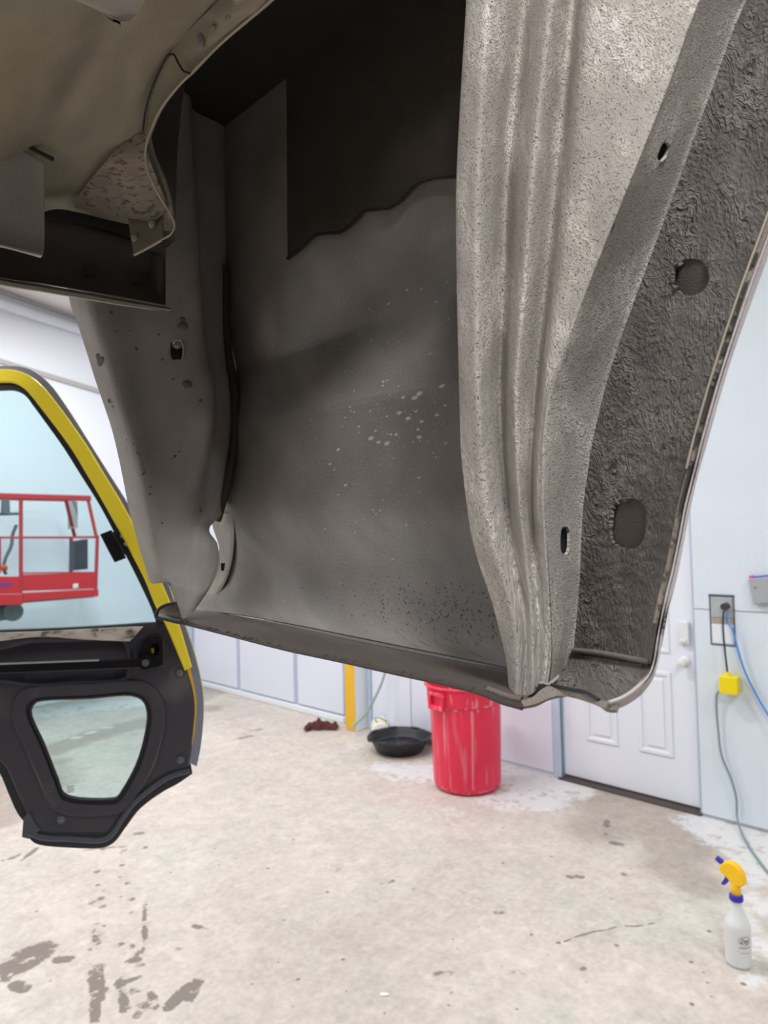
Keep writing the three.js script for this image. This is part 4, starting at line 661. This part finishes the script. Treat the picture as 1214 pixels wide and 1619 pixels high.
{
  const g = plate2(panelOut, [lowWin, pocket], -0.012, 0.014, 0.005); const lower = mk('lower_panel', g, M.plastic, cdoor);
  mk('pocket_back', plate2([[-190, 1020], [-20, 1016], [50, 1004], [190, 1000], [212, 1014], [216, 1060], [206, 1080], [60, 1090], [-190, 1082]], null, -0.022, -0.014, 0.001), M.plastic, lower);
  mk('dusty_ledge', strip2([[-190, 1000], [-60, 1001], [60, 998], [180, 992], [226, 990]], [[-190, 1022], [-20, 1014], [60, 1005], [150, 1010], [205, 1012]], 0.012, 0.02, 0.003), std({ map: (() => { const t = texPair(512, 128, (u, v) => { const c = fbm(u * 8, v * 3, 2048, 4, 251), d = sstep(-0.45, 0.05, c + 0.15); return [lerp(0.1, 0.66, d) * (1 + 0.4 * c), lerp(0.085, 0.58, d) * (1 + 0.4 * c), lerp(0.075, 0.51, d) * (1 + 0.4 * c), 0.5]; }, true); t.map.repeat.set(2.2, 14); return t.map; })(), roughness: 0.85 }), lower);
  mk('window_lip', (() => { const c = smooth(pxs(lowWin), 6, true).map((p) => V(p.x, p.y, 0.010)); return tube(c.slice(0, -1), 0.006, 160, 8, true); })(), M.plasticClean, lower);
  mk('moulded_ring', plate2([[24, 1128], [34, 1096], [60, 1086], [140, 1081], [222, 1078], [250, 1096], [258, 1130], [252, 1172], [236, 1218], [212, 1256], [192, 1278], [160, 1284], [104, 1282], [82, 1266], [64, 1226], [42, 1174]], [lowWin.map(([x, y]) => [140 + (x - 140) * 1.06, 1180 + (y - 1180) * 1.06])], 0.008, 0.022, 0.006), M.plastic, lower);
  mk('pocket_rim', tube(smooth(pxs(pocket), 5, true).slice(0, -1).map((p) => V(p.x, p.y, 0.012)), 0.007, 120, 8, true), M.plastic, lower);
  for (const [x, y] of [[284, 1062], [285, 1199], [98, 1292]]) { const q = dxy(x, y); mk('panel_bolt', new THREE.SphereGeometry(0.011, 20, 12).scale(1, 1, 0.7).translate(q.x, q.y, 0.018), M.boltGloss, lower); mk('bolt_washer', new THREE.CylinderGeometry(0.015, 0.016, 0.005, 24).rotateX(Math.PI / 2).translate(q.x, q.y, 0.014), M.rubberGrey, lower); }
}
{
  const pane = mk('lower_pane', plate2(lowWin.map(([x, y]) => [140 + (x - 140) * 1.04, 1180 + (y - 1180) * 1.04]), null, -0.004, 0.001, 0.0005), M.tinted, cdoor);
  for (let k = 0; k < 4; k++) { const a = dxy(105.5 + (k === 3 ? 1 : 0), 1243.5 + k * 3), b = dxy(118 - (k % 2) * 1.5, 1243.3 + k * 3); mk('glass_mark', boxGeo(a.x, b.x, a.y - 0.0014, a.y + 0.0014, 0.001, 0.0016), M.lensGrey, pane); }
}
// lower seals
mk('bottom_seal', strip2([[44, 1290], [52, 1306], [64, 1312], [110, 1313], [164, 1315], [172, 1309], [186, 1288], [206, 1264], [240, 1232], [268, 1216], [300, 1211]], [[44, 1314], [52, 1325], [62, 1331], [110, 1336], [164, 1336], [180, 1328], [197, 1306], [220, 1276], [256, 1249], [280, 1236], [302, 1221]], -0.028, 0.014, 0.006), M.rubber, cdoor);
mk('seal_bead', tube(pxs([[48, 1312], [64, 1320], [110, 1323], [166, 1324], [180, 1313], [193, 1292], [213, 1266], [248, 1238], [272, 1224], [300, 1216]]).map((p) => V(p.x, p.y, 0.014)), 0.009, 80, 8), M.rubberGrey, cdoor);
mk('side_seal', strip2([[-190, 1110], [-60, 1150], [-2, 1196], [11, 1214], [26, 1247], [40, 1280], [50, 1304]], [[-190, 1124], [-72, 1160], [-13, 1204], [2, 1222], [15, 1252], [29, 1283], [42, 1300]], -0.02, 0.008, 0.005), M.rubber, cdoor);
mk('seal_flap', plate2([[41, 1290], [48, 1284], [54, 1298], [63, 1308], [54, 1314], [47, 1320], [39, 1318]], null, 0.004, 0.02, 0.004, true, true), M.rubberGrey, cdoor);
// hand bar across the belt, latch and its bracket
{
  const a = dxy(-190, 1058), b = dxy(232, 1042), ang = Math.atan2(b.y - a.y, b.x - a.x), L = a.distanceTo(b);
  const place = (g) => { g.rotateZ(ang); return g.translate((a.x + b.x) / 2, (a.y + b.y) / 2, 0.055); };
  const hb = mk('hand_bar', place(boxGeo(-L / 2, L / 2, -0.016, 0.011, -0.008, 0.008, 0.004)), M.blackGloss, cdoor);
  mk('worn_bar_edge', place(boxGeo(-L / 2, L / 2 - 0.13, 0.0095, 0.013, -0.007, 0.0085, 0.001)), M.galv, hb);
  const q = dxy(231, 1042); mk('pivot_bolt', new THREE.CylinderGeometry(0.010, 0.011, 0.02, 20).rotateX(Math.PI / 2).translate(q.x, q.y, 0.062), M.chrome, hb);
  mk('bar_eye', new THREE.CylinderGeometry(0.021, 0.021, 0.022, 28).rotateX(Math.PI / 2).translate(q.x, q.y, 0.054), M.blackGloss, hb);
  const lt = mk('latch_bracket', plate2([[219, 1028], [229, 1008], [236, 1004], [252, 1003], [257, 1010], [257, 1046], [248, 1051], [222, 1052]], [[[240, 1016], [248, 1013], [252, 1022], [248, 1032], [241, 1030]]], 0.012, 0.046, 0.004, true, true), M.blackGloss, cdoor);
  const y0 = dxy(239, 1031), y1 = dxy(244, 1022); mk('latch_tongue', boxGeo(y0.x, y1.x, y0.y, y1.y, 0.012, 0.03, 0.001), M.yellow, lt);
  const lf = plate2([[163, 846], [176, 841], [181, 849], [190, 862], [197, 881], [184, 886], [173, 866]], null, 0.012, 0.05, 0.004, true, true);
  const catchM = mk('window_catch', lf, M.blackGloss, cdoor);
  mk('catch_base', plate2([[178, 846], [184, 838], [194, 846], [208, 870], [206, 878], [197, 874], [190, 868]], null, 0.008, 0.022, 0.003, true, true), M.plasticClean, catchM);
  for (const [x, y] of [[194, 848], [199, 860]]) { const s = dxy(x, y); mk('catch_screw', new THREE.SphereGeometry(0.006, 14, 8).scale(1, 1, 0.5).translate(s.x, s.y, 0.022), M.galv, catchM); }
}
// closing post on the hinge side, out of the frame
mk('hinge_post', plate2([[-205, 584], [-186, 584], [-186, 1112], [-205, 1108]], null, -0.02, 0.03, 0.005, true), M.yellow, cdoor);

// ------------------------------------------------------------------ red lift basket behind the door glass
{
  const LX = 0.95, L = (x, y, b = 0) => onB(x, y, LX - b);
  const o = onB(20, 953, LX); o.y = 0;
  const lift = thing('lift_basket', 'red tubular lift basket with solid kick plates, seen through the upper door glass', 'lift', o);
  const lp = (name, geo, mat, par = lift) => mk(name, rel(geo, lift), mat, par);
  const rail = (a, b, w, h, mat = M.liftRail, name = 'rail') => lp(name, bar(a, b, w, h, 0.01), mat);
  rail(L(-150, 780), L(143, 788), 0.05, 0.055); rail(L(-150, 850), L(154, 849.5), 0.035, 0.02);
  rail(L(33, 786), L(33, 936), 0.04, 0.03, M.liftRail, 'post'); rail(L(-60, 786), L(-60, 936), 0.04, 0.03, M.liftRail, 'post'); rail(L(-0.5, 851), L(0, 906), 0.02, 0.02, M.liftRail, 'post');
  rail(L(139, 789), L(152, 848), 0.03, 0.03, M.liftRail, 'post'); rail(L(154, 846), L(151, 940), 0.035, 0.03, M.liftRail, 'post');
  rail(L(104, 789), L(118, 848, 0.5), 0.035, 0.03, M.liftRail, 'post'); rail(L(112.5, 850, 0.45), L(112, 906, 0.45), 0.045, 0.03, M.liftRail, 'post');
  rail(L(139, 789), L(104, 790, 0.5), 0.03, 0.03); rail(L(154, 849), L(117, 849, 0.5), 0.03, 0.02); rail(L(104, 790, 0.5), L(-150, 784, 0.5), 0.04, 0.04); rail(L(117, 850, 0.5), L(-150, 850, 0.5), 0.03, 0.02);
  const quad = (x0, x1, yl0, yr0, yl1, yr1, t, b = 0) => { const A = L(x0, yl0, b), B = L(x1, yr0, b), C = L(x1, yr1, b), D = L(x0, yl1, b); const s = new THREE.Shape([A, B, C, D].map((q) => new THREE.Vector2(-q.z, q.y))); const g = new THREE.ExtrudeGeometry(s, { depth: t, bevelEnabled: true, bevelSize: 0.004, bevelThickness: 0.004, bevelSegments: 2 }); g.rotateY(Math.PI / 2); return g.translate(LX - b - t / 2, 0, 0); };
  lp('kick_plate', quad(36, 150, 909, 906, 934, 930, 0.015), M.liftRed); const kl = lp('kick_plate', quad(-150, 34, 912, 912, 940, 938, 0.02), M.liftRed);
  lp('lower_rail', quad(36, 154, 938, 932, 950, 942, 0.035), M.liftRed); lp('lower_rail', quad(-150, 34, 942, 940, 960, 955, 0.05), M.liftRed);
  lp('platform_floor', (() => { const a = L(-150, 956), b = L(152, 943); return boxGeo(LX - 0.7, LX - 0.03, b.y - 0.01, b.y + 0.02, b.z, a.z, 0.005); })(), M.liftGrey);
  rail(L(36, 906), L(150, 905), 0.02, 0.015);
  // things fixed on it
  lp('control_box', quad(114, 134, 857, 853, 901, 899, 0.14, 0.25), M.rubberGrey);
  lp('notice_plate', quad(108, 122, 793, 793, 836, 834, 0.012, 0.35), M.lensGrey);
  { const g = new THREE.CylinderGeometry(0.035, 0.04, 0.14, 20); const q = L(8.5, 799, 0.2); lp('beacon', g.translate(q.x, q.y, q.z), M.liftGrey); rail(L(-60, 815, 0.3), L(30, 812, 0.3), 0.03, 0.03, M.liftGrey, 'tool_tray'); }
  lp('cable', tube([L(26, 830, 0.2), L(20, 845, 0.2), L(18, 862, 0.2), L(8, 885, 0.2), L(6, 900, 0.2), L(10, 908, 0.2)], 0.016, 40, 8), M.liftGrey);
  lp('joystick', new THREE.SphereGeometry(0.03, 16, 12).translate(...L(7, 898, 0.12).toArray()), std({ color: 0xe05a30, roughness: 0.5 }));
  lp('sticker', quad(116, 123, 924, 923, 930, 929, 0.004, -0.014), M.white);
  // lettering on the left plate
  const font = await new FontLoader().loadAsync('fonts/droid/droid_sans_bold.typeface.json');
  const q = L(18, 927.5), q0 = L(-2, 928), h = (L(10, 920.5).y - L(10, 927.5).y);
  const tg = new TextGeometry('EEN', { font, size: h, depth: 0.004, curveSegments: 3 }); tg.computeBoundingBox(); const w = tg.boundingBox.max.x; tg.scale(Math.abs(q.z - q0.z) / w, 1, 1); tg.rotateY(Math.PI / 2); tg.translate(LX + 0.014, q.y, q0.z);
  lp('lettering', tg, std({ color: 0x6a4fae, roughness: 0.5 }), kl);
  // arm, mast and base stand out of the frame to the left
  const k0 = L(16, 968, 0.3), mastZ = L(-260, 900, 0.3).z, mx = LX - 0.3;
  lp('arm_knuckle', new THREE.CylinderGeometry(0.09, 0.09, 0.2, 24).rotateX(Math.PI / 2).rotateY(Math.PI / 2).translate(k0.x, k0.y + 0.01, k0.z), M.liftGrey);
  lp('arm', bar(k0.clone(), V(mx, k0.y - 0.15, mastZ), 0.12, 0.12, 0.01), M.liftGrey);
  lp('mast', boxGeo(mx - 0.1, mx + 0.1, 0.3, 1.6, mastZ - 0.1, mastZ + 0.1, 0.01), M.liftRed);
  lp('unseen_chassis', boxGeo(mx - 0.4, mx + 0.4, 0.16, 0.42, mastZ - 0.2, mastZ + 1.0, 0.02), M.liftRed);
  for (const sx of [-0.36, 0.36]) for (const sz of [0, 0.8]) lp('wheel', new THREE.CylinderGeometry(0.2, 0.2, 0.12, 32).rotateZ(Math.PI / 2).translate(mx + sx, 0.2, mastZ + sz), M.rubber);
}

// ------------------------------------------------------------------ red bin, drain pan, tub, rag
const canT = texPair(512, 512, (u, v) => {
  const f = fbm(u * 9, v * 40, 360, 3, 261), sc = sstep(0.5, 0.62, vn(u * 46, v * 9, 414, 265) + 0.25 * fbm(u * 90, v * 40, 3600, 2, 267)), low = sstep(0.3, 0.12, v), scf = low * sstep(0.1, 0.45, fbm(u * 30, v * 24, 720, 3, 269)), dk = sstep(0.6, 0.8, vn(u * 24, v * 12, 288, 273)) * 0.35 + sstep(0.035, 0.0, v) * 0.5;
  const w = Math.max(sc * 0.45, scf * 0.5); const k = 1 + 0.08 * f;
  return [lerp(0.78 * k, 0.8, w) * (1 - 0.6 * dk), lerp(0.022 * k, 0.45, w) * (1 - dk), lerp(0.075 * k, 0.5, w) * (1 - dk), 0.5, 0.42];
});
{
  const p = onFloor(739, 1241), can = thing('trash_can', 'round red plastic trash can with scuffs, standing below the raised cab by the white wall', 'trash can', V(p.x, 0, p.z), 0.9);
  const red = std({ map: canT.map, roughness: 0.42 }), h = 0.72;
  const prof = [[0, 0.004], [0.19, 0.004], [0.222, 0.01], [0.231, 0.03], [0.233, 0.05], [0.246, 0.56], [0.247, 0.58], [0.258, 0.584], [0.264, 0.594], [0.268, 0.69], [0.27, 0.697], [0.282, 0.7], [0.286, 0.708], [0.284, 0.716], [0.274, 0.72], [0.266, 0.716], [0.262, 0.69], [0.245, 0.57], [0.228, 0.05], [0.2, 0.03], [0, 0.028]];
  mk('body', new THREE.LatheGeometry(prof.map((q) => new THREE.Vector2(...q)), 72), red, can);
  mk('rim', new THREE.TorusGeometry(0.279, 0.007, 10, 72).rotateX(Math.PI / 2).translate(0, 0.712, 0), red, can);
  // handles: a square loop moulded on each side
  const local = (px) => { const q = P(px, 1098, 4.65).sub(V(p.x, 0, p.z)); return Math.atan2(q.x, q.z) - 0.9; };
  const a0 = local(699);
  for (const a of [a0, a0 + Math.PI]) {
    const s = new THREE.Shape([[-0.068, -0.068], [0.068, -0.068], [0.075, 0.045], [-0.075, 0.045]].map((q) => new THREE.Vector2(...q))), hl = new THREE.Path([[-0.05, -0.046], [-0.052, 0.026], [0.052, 0.026], [0.05, -0.046]].map((q) => new THREE.Vector2(...q))); s.holes.push(hl);
    const g = new THREE.ExtrudeGeometry(s, { depth: 0.024, bevelEnabled: true, bevelSize: 0.004, bevelThickness: 0.004, bevelSegments: 2 }).translate(0, 0.637, 0.258); g.rotateY(a); mk('handle', g, red, can);
  }
}
{
  const p = onFloor(632, 1187), t = thing('drain_pan', 'shallow round black plastic drain pan on the floor between the wall and the red can', 'pan', V(p.x, 0, p.z));
  const R = 0.262, prof = [[0, 0.006], [0.17, 0.006], [0.19, 0.012], [0.235, 0.1], [0.252, 0.108], [0.262, 0.118], [0.258, 0.126], [0.246, 0.122], [0.23, 0.108], [0.205, 0.055], [0.19, 0.05], [0, 0.048]];
  mk('bowl', new THREE.LatheGeometry(prof.map((q) => new THREE.Vector2(...q)), 64), M.pan_black, t);
  mk('inner_ring', new THREE.TorusGeometry(0.2, 0.006, 8, 64).rotateX(Math.PI / 2).translate(0, 0.056, 0), M.rubberGrey, t);
  mk('grille', merge([...Array(3)].map((_, k) => boxGeo(-0.19, 0.19, 0.05, 0.056, -0.004, 0.004).rotateY(k * Math.PI / 3 + 0.4))), M.rubberGrey, t);
  for (let k = 0; k < 8; k++) mk('rim_lug', boxGeo(-0.035, 0.035, 0.1, 0.13, 0.236, 0.264, 0.006).rotateY(k * Math.PI / 4 + 0.2), M.pan_black, t);
}
{
  const p = onFloor(601, 1167), t = thing('paint_tub', 'small white tub with a yellow label lying on its side behind the black pan', 'tub', V(p.x, 0, p.z), -0.78);
  const g = new THREE.LatheGeometry([[0, 0], [0.066, 0], [0.07, 0.01], [0.076, 0.19], [0.08, 0.192], [0.08, 0.206], [0, 0.206]].map((q) => new THREE.Vector2(...q)), 40).rotateZ(-Math.PI / 2).rotateY(Math.PI).translate(0.1, 0.08, 0);
  mk('tub_body', g, M.white, t);
  mk('label', new THREE.CylinderGeometry(0.0755, 0.0715, 0.09, 40, 1, true).rotateZ(Math.PI / 2).translate(0.0, 0.08, 0), std({ map: (() => { const q = texPair(128, 64, (u, v) => { const s = sstep(0.0, 0.15, fbm(u * 14, v * 7, 98, 2, 281)); return [lerp(0.8, 0.62, s), lerp(0.76, 0.62, s), lerp(0.32, 0.6, s), 0.5]; }); return q.map; })(), roughness: 0.6 }), t);
  mk('wire_bail', tube([V(0.07, 0.15, 0.02), V(0.08, 0.19, 0.04), V(0.1, 0.2, 0), V(0.1, 0.17, -0.06)], 0.004, 24, 6), M.rubber, t);
}
{
  const p = onFloor(508, 1153), t = thing('rag', 'crumpled dark red rag lying on the concrete floor near the yellow post', 'rag', V(p.x, 0, p.z), 0.78);
  const pl = new THREE.PlaneGeometry(0.3, 0.16, 60, 32).rotateX(-Math.PI / 2), q = pl.attributes.position;
  for (let i = 0; i < q.count; i++) { const x = q.getX(i), z = q.getZ(i), e = 1 - Math.max(Math.abs(x) / 0.15, Math.abs(z) / 0.08); q.setXYZ(i, x * (1 + 0.25 * vn(z * 30, 3, 512, 291)), 0.004 + sstep(0, 0.3, e + 0.1) * (0.03 + 0.045 * (0.5 + fbm(x * 16 + 4, z * 16, 512, 3, 293)) * (0.35 + Math.abs(Math.sin(x * 13 + 1.9)))), z * (0.7 + 0.5 * vn(x * 22, 7, 512, 297))); }
  pl.computeVertexNormals(); mk('cloth', pl, M.rag, t);
}
// ------------------------------------------------------------------ spray bottle
{
  const p = onFloor(1168, 1523), t = thing('spray_bottle', 'translucent white spray bottle with a yellow and blue trigger head, standing on the floor', 'spray bottle', V(p.x, 0, p.z));
  const plast = new THREE.MeshPhysicalMaterial({ color: 0xf0f2f4, roughness: 0.35, transmission: 0.25, thickness: 0, side: THREE.DoubleSide });
  const prof = [[0, 0.003], [0.04, 0.0], [0.046, 0.003], [0.0485, 0.012], [0.0485, 0.152], [0.0475, 0.163], [0.043, 0.173], [0.034, 0.19], [0.025, 0.212], [0.0205, 0.232], [0.019, 0.245], [0.019, 0.256]];
  mk('bottle_body', new THREE.LatheGeometry(prof.map((q) => new THREE.Vector2(...q)), 56), plast, t);
  mk('liquid', new THREE.CylinderGeometry(0.0465, 0.0455, 0.135, 48).translate(0, 0.075, 0), std({ color: 0xdfe3e2, roughness: 0.3 }), t);
  const blue = std({ color: 0x2f2aa8, roughness: 0.4 }), yel = std({ color: 0xffc800, roughness: 0.4 });
  mk('collar', new THREE.LatheGeometry([[0, 0.25], [0.0255, 0.25], [0.027, 0.254], [0.0255, 0.27], [0.02, 0.274], [0, 0.274]].map((q) => new THREE.Vector2(...q)), 36), blue, t);
  // head: nozzle points to the left of the picture and a little towards the viewer
  const dir = R0.clone().multiplyScalar(-0.62).addScaledVector(F0, 0.78); const turn = Math.atan2(-dir.z, dir.x);
  const pt = (name, g, m) => mk(name, g.rotateY(turn), m, t);
  pt('neck', new THREE.LatheGeometry([[0.0, 0.27], [0.0195, 0.27], [0.018, 0.30], [0.0185, 0.335], [0, 0.337]].map((q) => new THREE.Vector2(...q)), 28).scale(1, 1, 0.9), yel);
  const s = new THREE.Shape(smooth([[-0.032, 0.325], [-0.034, 0.342], [-0.026, 0.368], [-0.006, 0.388], [0.018, 0.392], [0.04, 0.38], [0.052, 0.366], [0.052, 0.352], [0.03, 0.338], [0.012, 0.326], [-0.012, 0.318]].map((q) => new THREE.Vector2(...q)), 4, true));
  pt('trigger_shroud', new THREE.ExtrudeGeometry(s, { depth: 0.022, bevelEnabled: true, bevelSize: 0.005, bevelThickness: 0.006, bevelSegments: 3 }).translate(0, 0, -0.011), yel);
  const nz = new THREE.CylinderGeometry(0.0105, 0.012, 0.026, 20).rotateZ(-Math.PI / 2 + 0.5).translate(0.062, 0.386, 0); pt('nozzle', nz, blue);
  const ts = new THREE.Shape(smooth([[0.022, 0.345], [0.036, 0.343], [0.038, 0.325], [0.05, 0.304], [0.054, 0.296], [0.044, 0.296], [0.03, 0.314]].map((q) => new THREE.Vector2(...q)), 4, true));
  pt('trigger', new THREE.ExtrudeGeometry(ts, { depth: 0.012, bevelEnabled: true, bevelSize: 0.002, bevelThickness: 0.002, bevelSegments: 2 }).translate(0, 0, -0.006), blue);
  // printed emblem: an oval with a slanted short word, and scale lines below
  const cv = document.createElement('canvas'); cv.width = 256; cv.height = 256; const c = cv.getContext('2d'); c.clearRect(0, 0, 256, 256);
  c.strokeStyle = '#3c4248'; c.lineWidth = 7; c.beginPath(); c.ellipse(128, 70, 104, 56, 0, 0, 7); c.stroke();
  c.fillStyle = '#3c4248'; c.save(); c.translate(128, 72); c.transform(1, 0, -0.25, 1, 0, 0); c.font = 'bold 88px sans-serif'; c.textAlign = 'center'; c.textBaseline = 'middle'; c.fillText('Zep', 0, 0); c.restore();
  c.globalAlpha = 0.8; c.fillRect(22, 158, 214, 8); c.fillRect(34, 172, 150, 3); c.globalAlpha = 0.55; c.fillRect(50, 236, 160, 8);
  const tx = new THREE.CanvasTexture(cv); tx.colorSpace = THREE.SRGBColorSpace;
  const view = EYE.clone().sub(V(p.x, 0, p.z)), va = Math.atan2(view.x, view.z) + 0.55;
  mk('printed_emblem', new THREE.CylinderGeometry(0.0488, 0.0488, 0.07, 24, 1, true, va - 0.6, 1.2).translate(0, 0.098, 0), std({ map: tx, transparent: true, roughness: 0.5 }), t);
}
// ------------------------------------------------------------------ right wall: outlet box, cords, adapter, holder
const WZ = 0.02;
{
  const a = onA(1125, 1018, WZ), b = onA(1159, 943, WZ), t = thing('outlet_box', 'metal outlet box on the white wall, with a black plug in its upper plate', 'outlet', V((a.x + b.x) / 2, a.y, WZ));
  const X = (px, py) => onA(px, py, WZ).x - t.position.x, Y = (px, py) => onA(px, py, WZ).y - t.position.y, w = (b.x - a.x) / 2, h = b.y - a.y;
  mk('box_edge', merge([boxGeo(-w - 0.006, w + 0.006, h - 0.004, h + 0.008, 0, 0.006), boxGeo(-w - 0.004, w + 0.004, -0.004, 0.002, 0, 0.004), boxGeo(-w - 0.004, -w + 0.002, 0, h, 0, 0.004), boxGeo(w - 0.002, w + 0.004, 0, h, 0, 0.004)]), M.rubberGrey, t);
  mk('upper_plate', boxGeo(-w + 0.006, w - 0.006, h * 0.56, h - 0.008, 0, 0.007, 0.003), M.galv, t);
  mk('middle_strip', boxGeo(-w + 0.004, w - 0.004, h * 0.43, h * 0.55, 0, 0.004), std({ color: 0xa89a8e, roughness: 0.7 }), t);
  mk('lower_plate', boxGeo(-w + 0.006, w - 0.006, 0.008, h * 0.42, 0, 0.007, 0.003), M.trimWhite, t);
  const px = X(1145, 960), py = Y(1145, 960); mk('receptacle', new THREE.CylinderGeometry(0.03, 0.032, 0.008, 28).rotateX(Math.PI / 2).translate(px, py, 0.009), M.trimGrey, t);
}
const aw = (x, y, off) => { const q = onA(x, y, WZ + off); return q.y < 0.006 ? onFloor(x, y).setY(0.008) : q; };
{
  const cord = tag(mk('adapter_cord', tube([aw(1146, 959, 0.03), aw(1143.5, 970, 0.05), aw(1143, 995, 0.05), aw(1146, 1030, 0.055), aw(1150, 1064, 0.06)], 0.006, 50, 8), M.cordBlack), 'short black cord hanging from the outlet down to the yellow adapter', 'cord');
  const q = onA(1146, 959, WZ + 0.025); mk('plug', new THREE.CylinderGeometry(0.02, 0.023, 0.045, 20).rotateX(Math.PI / 2).translate(q.x, q.y, q.z), M.cordBlack, cord);
  const t = thing('power_adapter', 'bright yellow square power adapter box hanging on the black cord', 'adapter', aw(1153, 1096, 0.06), 0.12);
  const s = 0.098; mk('box', new RoundedBoxGeometry(s, s * 1.02, s * 0.95, 3, 0.006).rotateY(0.0).translate(0.004, s * 0.53, 0), std({ color: 0xf0d800, roughness: 0.45 }), t);
  mk('cap', new THREE.CylinderGeometry(0.014, 0.02, 0.024, 16).translate(-0.004, s * 1.13, 0), std({ color: 0xf0d800, roughness: 0.45 }), t);
  tag(mk('blue_cord', tube([aw(1149, 968, 0.02), aw(1148.5, 975, 0.03), aw(1151, 985, 0.03), aw(1157, 994, 0.05), aw(1165, 1022, 0.04), aw(1176, 1058, 0.04), aw(1192, 1092, 0.04), aw(1214, 1130, 0.04), aw(1250, 1180, 0.04)], 0.0065, 90, 8), M.cordBlue), 'light blue cord running from the outlet down past the right edge', 'cord');
  tag(mk('grey_cord', tube([aw(1141, 1091, 0.05), aw(1134, 1096, 0.05), aw(1132.5, 1112, 0.04), aw(1135, 1150, 0.03), aw(1141, 1195, 0.03), aw(1156, 1232, 0.03), aw(1164, 1262, 0.03), aw(1165, 1290, 0.03), onFloor(1170, 1318).setY(0.03), onFloor(1182, 1338).setY(0.01), onFloor(1200, 1364).setY(0.008), onFloor(1216, 1384).setY(0.008), onFloor(1250, 1420).setY(0.008)], 0.0065, 140, 8), M.cordGrey), 'grey-green cord snaking from the yellow adapter down the wall onto the floor', 'cord');
}
{
  const q = onA(1206, 954, WZ), t = thing('wall_holder', 'small grey tilted holder with a pink and blue cap on the right wall', 'holder', V(q.x, q.y, WZ));
  const g = (geo) => geo.rotateZ(0.14);
  mk('case', g(boxGeo(-0.04, 0.085, 0, 0.15, 0, 0.045, 0.008)), std({ color: 0xa3a8ad, roughness: 0.55 }), t);
  mk('cap', g(boxGeo(-0.037, -0.012, 0.146, 0.165, 0.008, 0.036, 0.005)), std({ color: 0xd23fae, roughness: 0.45 }), t);
  mk('strap', g(boxGeo(-0.014, 0.06, 0.148, 0.158, 0.006, 0.038, 0.003)), std({ color: 0x4b49b8, roughness: 0.5 }), t);
  mk('red_mark', g(new THREE.CylinderGeometry(0.007, 0.007, 0.004, 14).rotateX(Math.PI / 2).translate(-0.01, 0.095, 0.046)), std({ color: 0xb06a70, roughness: 0.6 }), t);
}
tag(mk('hose', tube([onA(628, 1000, 0.06), onA(612, 1052, 0.08), onA(603, 1080, 0.12), onA(591, 1106, 0.16), onFloor(574, 1150).add(V(0, 0.12, 0.0)).lerp(onA(574, 1134, 0.2), 0.9), onA(556, 1149, 0.23)], 0.011, 60, 8), M.hose), 'thin grey-green hose slanting down the wall to the foot of the yellow post', 'hose');
{
  const p = onFloor(608, 1573), s = new THREE.Shape([[-0.016, -0.006], [-0.004, -0.009], [0.014, -0.006], [0.016, 0.004], [0.002, 0.006], [-0.006, 0.01], [-0.017, 0.004]].map((q) => new THREE.Vector2(...q)));
  const g = new THREE.ExtrudeGeometry(s, { depth: 0.002, bevelEnabled: true, bevelSize: 0.001, bevelThickness: 0.001, bevelSegments: 1 }).rotateX(-Math.PI / 2).rotateY(0.8).translate(p.x, 0.001, p.z);
  tag(mk('paper_scrap', g, M.white), 'tiny white paper scrap on the concrete at the bottom of the picture', 'paper');
}
scene.traverse((o) => { if (o.isLight) o.castShadow = true; });
renderer.render(scene, camera);
